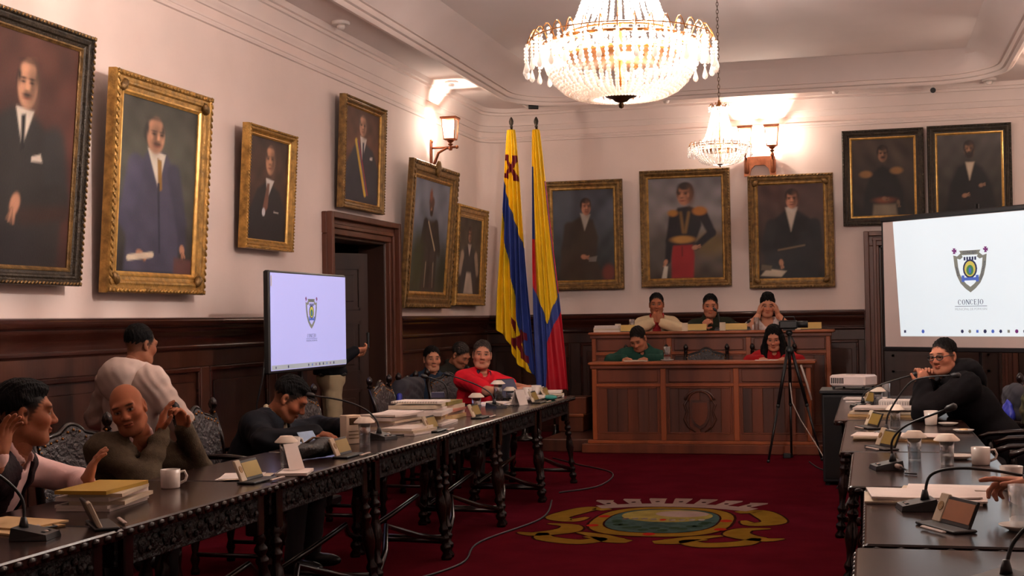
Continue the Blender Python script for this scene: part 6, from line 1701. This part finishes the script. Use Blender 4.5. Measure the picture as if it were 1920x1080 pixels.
pile('lilac tinted sheets under the forearms of the red polo man', -3.02, 10.95, R(5), .24, .40, 3, .005, mats=[m_paper, MATS['lilac_lit_paper']])
def deskcal(label, x, y, rz):
    t = thing('desk_calendar', label, 'calendar', (x, y, TZ), rz)
    for sy in (-1, 1): MB().box(-.07, .07, -.002, .002, 0, .13, mat=Matrix.Translation((0, sy * .045, 0)) @ Matrix.Rotation(R(19 * sy), 4, 'X')).build('calendar_leaf', m_paper, t)
    MB().tube([(-.07, 0, .125), (.07, 0, .125)], .006, 6).build('calendar_spine', m_plug, t)
deskcal('white tent calendar beside the name plate near the flags', -2.80, 10.85, R(75))
nameplate('name plate beside the white tent calendar', -2.70, 11.15, R90)
pile('stack of white documents near the flag end of the table', -2.86, 11.40, R(-6), .2, .34, 4, .010, jit=.03)
t = thing('teal_case', 'small teal case at the edge of the table near the flags', 'case', (-2.70, 11.55, TZ), R(20)); sdf_obj('case_body', [El((0, 0, .02), (.06, .085, .024), None, .01)], mat('teal_case', (38, 122, 112), .5, var=.08), t, .006, 0)
t = thing('tablet', 'tablet propped up on the table beside the red polo man', 'tablet', (-3.1, 11.74, TZ), R(60))
MB().box(-.11, .11, -.005, .005, 0, .19, .004, mat=Matrix.Rotation(R(-25), 4, 'X')).build('tablet_body', m_black, t); MB().box(-.1, .1, -.007, -.005, .01, .18, mat=Matrix.Rotation(R(-25), 4, 'X')).build('tablet_screen', mat('dim_screen', (60, 64, 90), .2), t)
tumbler('tall lidded glass beside the propped tablet', -3.13, 11.40, h=.15, r=.038); tumbler('low lidded glass before the propped tablet', -3.06, 11.54, h=.085, r=.036)
mug('white mug beside the propped tablet', -2.94, 11.70, R(-60), h=.10)
mug('large white mug behind the flag end documents', -2.90, 11.86, R(20), h=.11, r=.046)
nameplate('name plate at the flag end of the table', -2.76, 11.82, R90)
pile('books stacked at the very flag end of the table', -2.78, 12.02, R(12), .16, .22, 4, .013, jit=.02)
t = thing('black_case', 'flat black case on the corner of the table near the flags', 'case', (-3.06, 12.06, TZ), R(5)); MB().box(-.12, .12, -.06, .06, 0, .05, .01).build('case_body', m_black, t)

# ---- screen side, from the near end to the projector
mic('desk microphone on the empty near table', .30, 3.70, R(-60), [(0, .03, .05), (.0, .06, .12), (.06, .12, .19), (.2, .3, .27)])
tumbler('clear glass without lid standing on a coaster', .46, 4.68, lid=False, h=.14, r=.04, z=TZ + .006)
saucer('pale saucer under the clear glass without lid', .46, 4.68, .07)
nameplate('name plate between the clear glass and the loose papers', .22, 4.68, R(-62), m=mat('orange_nameplate', (150, 88, 40), .5, var=.1))
mic('desk microphone with gooseneck arched over the loose papers', .15, 5.12, R(-80), [(0, .03, .05), (.0, .05, .12), (.04, .12, .15), (.06, .25, .145), (.08, .44, .11)], plug=0)
pile('sheaf of loose papers spread on the screen side table', .20, 5.38, R(88), .30, .42, 4, .005, jit=.03, bend=.006)
pile('cream papers with a blue slip behind the sheaf of loose papers', .30, 5.70, R(84), .18, .38, 2, .004, jit=.02, mats=[m_paper2, m_paper])
mug('white cup at the pointing hand', .53, 5.72, R(120), h=.095, r=.045, handle=False, taper=.75)
mug('white mug with handle on the bare table top', .485, 6.66, R(0))
saucer('white saucer beside the white mug with handle', .40, 6.90, .075)
tumbler('lidded water glass near the aisle side of the white saucer', .195, 6.80); tumbler('lidded water glass next to the white saucer', .335, 6.64)
mic('desk microphone with gooseneck leaning over the lidded glasses', .06, 6.42, R(-75), [(0, .03, .05), (.0, .03, .13), (.03, .09, .2), (.10, .24, .27)])
nameplate('name plate behind the leaning gooseneck microphone', .04, 7.38, R(-65))
pile('flat brown envelopes and papers before the man in glasses', .16, 7.95, R(86), .24, .52, 3, .007, mats=[m_manila, m_paper2, m_paper], jit=.02)
mic('desk microphone with gooseneck rising towards the man in glasses', .05, 8.10, R(-78), [(0, .03, .05), (.0, .05, .14), (.05, .15, .3), (.1, .24, .34), (.15, .36, .35)], plug=0)
nameplate('tilted name plate behind the brown envelopes', -.03, 8.70, R(-70)); tumbler('lidded glass behind the brown envelopes', .14, 8.72)
saucer('white saucer with a biscuit beside the man in glasses', .52, 8.4, .06)
MB().lathe([(0, .012), (.025, .012), (.022, .022), (0, .024)], 12).build('biscuit', m_manila, COL.objects['saucer.002'])
mug('white cup before the man in glasses', .36, 8.95, R(0), h=.09, r=.043, handle=False, taper=.82)
saucer('white saucer by the cup before the man in glasses', .46, 8.90, .06)
pile('thick white document pile before the man in glasses', .10, 9.75, R(85), .28, .46, 4, .014, jit=.02, mats=[m_manila, m_paper2, m_paper, m_paper])
mic('desk microphone beside the projector end papers', -.08, 10.6, R(-70), [(0, .02, .05), (.0, .03, .1), (.06, .14, .17), (.14, .34, .24)])
spiral('spiral calendar block near the forearm of the man in glasses', .22, 10.35, R(85), w=.22, l=.32, th=.07)
tumbler('lidded glass behind the thick document pile', .05, 10.75); tumbler('plain glass without lid near the projector', .12, 11.6, lid=False, h=.13)
pile('papers lying next to the projector', -.02, 11.3, R(80), .22, .34, 3, .01, jit=.03)
nameplate('name plate next to the projector', -.05, 10.98, R(-70))

# ---- projector on a black cabinet
t = thing('equipment_cabinet', 'black equipment cabinet under the projector', 'cabinet', (-.16, 12.50, 0)); MB().box(-.26, .26, -.28, .28, .03, .80, .01).build('cabinet_body', m_black, t); MB().box(-.24, .24, -.285, -.28, .06, .77, .004).build('cabinet_door', m_blackm, t)
MB().box(-.28, .28, -.3, .3, .80, .83, .006).build('cabinet_top', m_black, t)
for sx in (-1, 1):
    for sy in (-1, 1): MB().lathe([(.025, 0), (.025, .03)], 10, (sx * .22, sy * .22, 0)).build('cabinet_foot', m_black, t)
t = thing('projector', 'white projector on the black cabinet', 'projector', (-.15, 12.48, .831), R(-25))
m_proj = mat('white_plastic', (216, 198, 192), .45, var=.03)
MB().box(-.17, .17, -.13, .13, .025, .125, .015).build('projector_body', m_proj, t); MB().lathe([(.035, 0), (.035, .02), (.028, .022), (0, .015)], 16, mat=Matrix.Translation((.08, .13, .075)) @ Matrix.Rotation(R(-90), 4, 'X')).build('lens', m_glass, t)
for i in range(7): MB().box(-.15 + .018 * i, -.14 + .018 * i, -.133, -.129, .05, .10).build('vent_slot', m_black, t)
for sx in (-1, 1): MB().lathe([(.012, 0), (.012, .025)], 8, (sx * .14, -.1, 0)).build('foot', m_black, t); MB().lathe([(.012, 0), (.012, .025)], 8, (sx * .14, .1, 0)).build('foot', m_black, t)
MB().box(-.02, .05, -.1, -.06, .124, .128).build('button_pad', m_plug, t)

# ---- video camera on a tripod before the podium
t = thing('tripod_camera', 'black video camera on a tripod before the podium', 'camera', (-.80, 14.22, 0))
top = V(0, 0, 1.13)
for fx, fy in ((-.22, -.22), (.30, .05), (-.02, .34)):
    a, b_ = top + V(fx * .08, fy * .08, 0), V(fx, fy, .01); mid = a + (b_ - a) * .5
    MB().tube([tuple(a), tuple(mid)], .017, 8).build('leg_upper', m_blackm, t, smooth=True); MB().tube([tuple(mid - (b_ - a) * .03), tuple(b_)], .012, 8).build('leg_lower', m_blackm, t, smooth=True)
    MB().sphere(tuple(mid), (.02, .02, .026), 8, 6).build('leg_lock', m_black, t, smooth=True); MB().sphere(tuple(b_ + V(0, 0, .008)), .017, 8, 6).build('rubber_foot', m_black, t, smooth=True)
MB().tube([(0, 0, .85), (0, 0, 1.30)], .016, 10).build('centre_column', m_blackm, t, smooth=True)
MB().lathe([(.04, 1.10), (.045, 1.13), (.03, 1.17)], 12).build('spider', m_black, t, smooth=True); MB().sphere((0, 0, 1.31), .035, 10, 8).build('pan_head', m_black, t, smooth=True)
MB().tube([(0, -.02, 1.31), (.06, -.2, 1.22)], .008, 8).build('pan_handle', m_black, t, smooth=True)
MB().box(-.06, .06, -.05, .05, 1.335, 1.35, .004).build('mount_plate', m_black, t)
MB().box(-.10, .09, -.042, .042, 1.35, 1.44, .015).build('camera_body', m_black, t); MB().tube([(.09, 0, 1.395), (.19, 0, 1.395)], .036, 14).build('lens_barrel', m_black, t, smooth=True)
MB().tube([(-.06, 0, 1.44), (-.05, 0, 1.475), (.05, 0, 1.475), (.06, 0, 1.44)], .009, 6).build('carry_handle', m_black, t, smooth=True)
m_cab = mat('white_cable', (170, 156, 148), .5, var=.05)
o = MB().tube([(.0, -.02, .80), (.02, -.05, .6), (.10, -.03, .42), (.22, -.02, .22), (.32, -.06, .05), (.42, -.1, .008), (.55, -.15, .006)], .006, 6).build('white_cable', m_cab, t, smooth=True)
MB().tube([(.11, .01, .98), (.17, .02, .78), (.21, .03, .62)], .012, 6).build('cable_tie', m_cab, t, smooth=True)

# ---- cables and boxes on the carpet
def cord(label, pts, r=.007, m=m_black):
    P = [Vector(p) for p in pts]; q = []
    for i in range(len(P) - 1):
        p0, p1, p2, p3 = P[max(i - 1, 0)], P[i], P[i + 1], P[min(i + 2, len(P) - 1)]
        for u in np.linspace(0, 1, 9)[:(9 if i == len(P) - 2 else 8)]: q.append(.5 * ((2 * p1) + (-p0 + p2) * u + (2 * p0 - 5 * p1 + 4 * p2 - p3) * u * u + (-p0 + 3 * p1 - 3 * p2 + p3) * u ** 3))
    setp(MB().tube(q, r, 6).build('cable', m, None, smooth=True), label, 'cable')
cord('black cable looping on the carpet at the flag end of the tables', [(-2.6, 11.4, .007), (-2.35, 11.9, .007), (-2.42, 12.9, .007), (-2.9, 13.6, .007), (-3.3, 14.2, .007)])
cord('black cable lying along the feet of the portrait side tables', [(-2.62, 7.3, .007), (-2.45, 8.0, .007), (-2.56, 8.8, .007), (-2.4, 9.9, .007), (-2.55, 10.9, .007)])
cord('black cable running from the tripod to the screen side tables', [(-.3, 12.0, .007), (-.28, 12.9, .007), (-.5, 13.5, .007), (-.62, 14.1, .007)])
t = thing('floor_box', 'small black box on the carpet before the podium', 'box', (-.86, 14.50, 0)); MB().box(-.04, .04, -.03, .03, 0, .05, .006).build('box_body', m_black, t)
t = thing('power_adapter', 'black power adapter at the corner of the podium base', 'adapter', (-.36, 14.75, 0), R(15)); MB().box(-.09, .09, -.06, .06, 0, .11, .01).build('adapter_body', m_black, t)

# ---- on the podium desks
def wedge(label, x, y, z, w=.22):
    t = thing('name_plate', label, 'name plate', (x, y, z), R(4), 'desk name plates'); MB().box(-w / 2, w / 2, -.02, .02, 0, .008).build('foot', m_black, t)
    MB().box(-w / 2, w / 2, -.003, .003, 0, .085, mat=Matrix.Rotation(R(-15), 4, 'X')).build('name_field', mat('pale_yellow_nameplate', (190, 156, 78), .5, var=.06), t)
    MB().box(-w / 2 - .07, -w / 2, -.004, .004, 0, .10, mat=Matrix.Rotation(R(-15), 4, 'X')).build('crest_tag', m_paper2, t); return t
UZ, LZ = 1.321, 1.001
wedge('yellow name plate before the man in cream jacket', -2.82, 16.22, UZ, .17); wedge('yellow name plate before the man in dark green shirt', -1.98, 16.18, UZ)
wedge('yellow name plate between the dark green shirt and the white blouse', -1.52, 16.18, UZ, .25); wedge('yellow name plate at the camera side end of the upper podium', -.66, 16.22, UZ, .24)
pile('row of white documents at the flag side end of the upper podium', -3.06, 16.22, R(90), .2, .32, 4, .016, z=UZ, jit=.015)
tumbler('glass standing before the man in cream jacket', -2.78, 16.30, lid=False, z=UZ, h=.15); tumbler('glass standing before the woman in white blouse', -1.28, 16.14, lid=False, z=UZ, h=.15)
mic('desk microphone before the man in dark green shirt', -1.72, 16.26, R(0), [(0, .03, .05), (-.01, .04, .14), (-.02, .06, .2), (-.05, .08, .235)], z=UZ, plug=0)
mic('desk microphone beside the woman in white blouse', -1.42, 16.28, R(10), [(0, .03, .04), (.01, .04, .07), (.03, .06, .09)], z=UZ, plug=0)
pile('white papers before the man in bottle green shirt', -2.55, 15.15, R(90), .2, .26, 2, .006, z=LZ, jit=.01)
tumbler('glass of red drink on a saucer on the lower podium', -2.19, 15.12, lid=False, z=LZ + .012, h=.15, r=.045)
MB().lathe([(0, .008), (.036, .008), (.04, .06), (0, .06)], 18).build('drink', mat('red_drink', (110, 34, 30), .2), [o for o in COL.objects if o.get('label', '').startswith('glass of red drink')][0])
saucer('white saucer under the red drink on the lower podium', -2.19, 15.12, .075, z=LZ)
pile('white sheet before the long haired woman', -1.1, 15.2, R(85), .2, .26, 1, .006, z=LZ)

# ---- clothes on chairs, bags, laptop by the right wall
m_jkt = mat('charcoal_jacket_cloth', (38, 36, 44), .85, var=.15); m_blue = mat('blue_lining', (34, 44, 150), .5, var=.2)
t = thing('hung_jacket', 'dark jacket with blue lining hung over a carved chair back', 'jacket', (-4.10, 11.86, -.07), R(90))
sdf_obj('jacket_cloth', [El((0, 0, .84), (.29, .085, .19), None, .05), Cp((-.24, 0, .98), (.24, 0, .98), .065, .065, .06), Cp((-.27, .02, .95), (-.31, .03, .58), .06, .05, .05), Cp((.27, .02, .95), (.30, .03, .60), .06, .05, .05), El((0, .02, .62), (.26, .08, .16), None, .06)], m_jkt, t, .012, .007)
sdf_obj('jacket_lining', [Cp((-.33, -.02, .9), (-.36, -.0, .52), .025, .04, .03)], m_blue, t, .01, .004)
t = thing('hung_jacket', 'dark blue lined jacket hung on a chair behind the man in glasses', 'jacket', (1.02, 10.55, -.05), R(-80))
sdf_obj('jacket_cloth', [El((0, 0, .84), (.17, .08, .17), None, .05), Cp((-.13, 0, .94), (.13, 0, .94), .06, .06, .06)], m_jkt, t, .012, .007)
sdf_obj('jacket_lining', [El((.06, -.07, .78), (.10, .04, .13), None, .04)], m_blue, t, .01, .006)
ch('carved armchair under the dark blue lined jacket', (.80, 10.58, 0), R(-80))
m_camo = mat('mottled_green_cloth', (40, 44, 26), .85, var=.2, scale=22, rgb2=(84, 82, 48), detail=2)
t = thing('mottled_bag', 'tall mottled green bag standing beside the chair behind the man in glasses', 'bag', (1.12, 10.05, 0))
sdf_obj('bag_body', [El((0, 0, .35), (.14, .13, .36), None, .06), El((.0, 0, .80), (.12, .11, .22), None, .08), Cp((.0, 0, .98), (.03, 0, 1.14), .075, .035, .06)], m_camo, t, .012, .008)
MB().tube([(-.06, -.08, 1.0), (-.09, -.13, .8), (-.08, -.14, .6)], .012, 6).build('strap', m_camo, t, smooth=True)
t = thing('side_table', 'small dark table by the right hand wall under the laptop', 'table', (1.55, 11.6, 0)); MB().box(-.4, .4, -.35, .35, .72, .76, .008).build('table_top', m_turn, t)
for sx in (-1, 1):
    for sy in (-1, 1): MB().lathe(leg_prof(.70), 10, (sx * .34, sy * .29, 0)).build('leg', m_turn, t, smooth=True)
t = thing('laptop', 'open laptop with lit screen by the right hand wall', 'laptop', (1.32, 11.55, .761), R(-20))
MB().box(-.17, .17, -.12, .12, 0, .018, .004).build('keyboard_base', m_blackm, t); A = Matrix.Translation((0, .12, .015)) @ Matrix.Rotation(R(-15), 4, 'X')
MB().box(-.17, .17, -.004, .006, 0, .36, .004, mat=A).build('lid', m_blackm, t); MB().box(-.16, .16, -.006, -.004, .12, .35, mat=A).build('lit_screen', emis('laptop_glow', (140, 150, 220), .4), t)
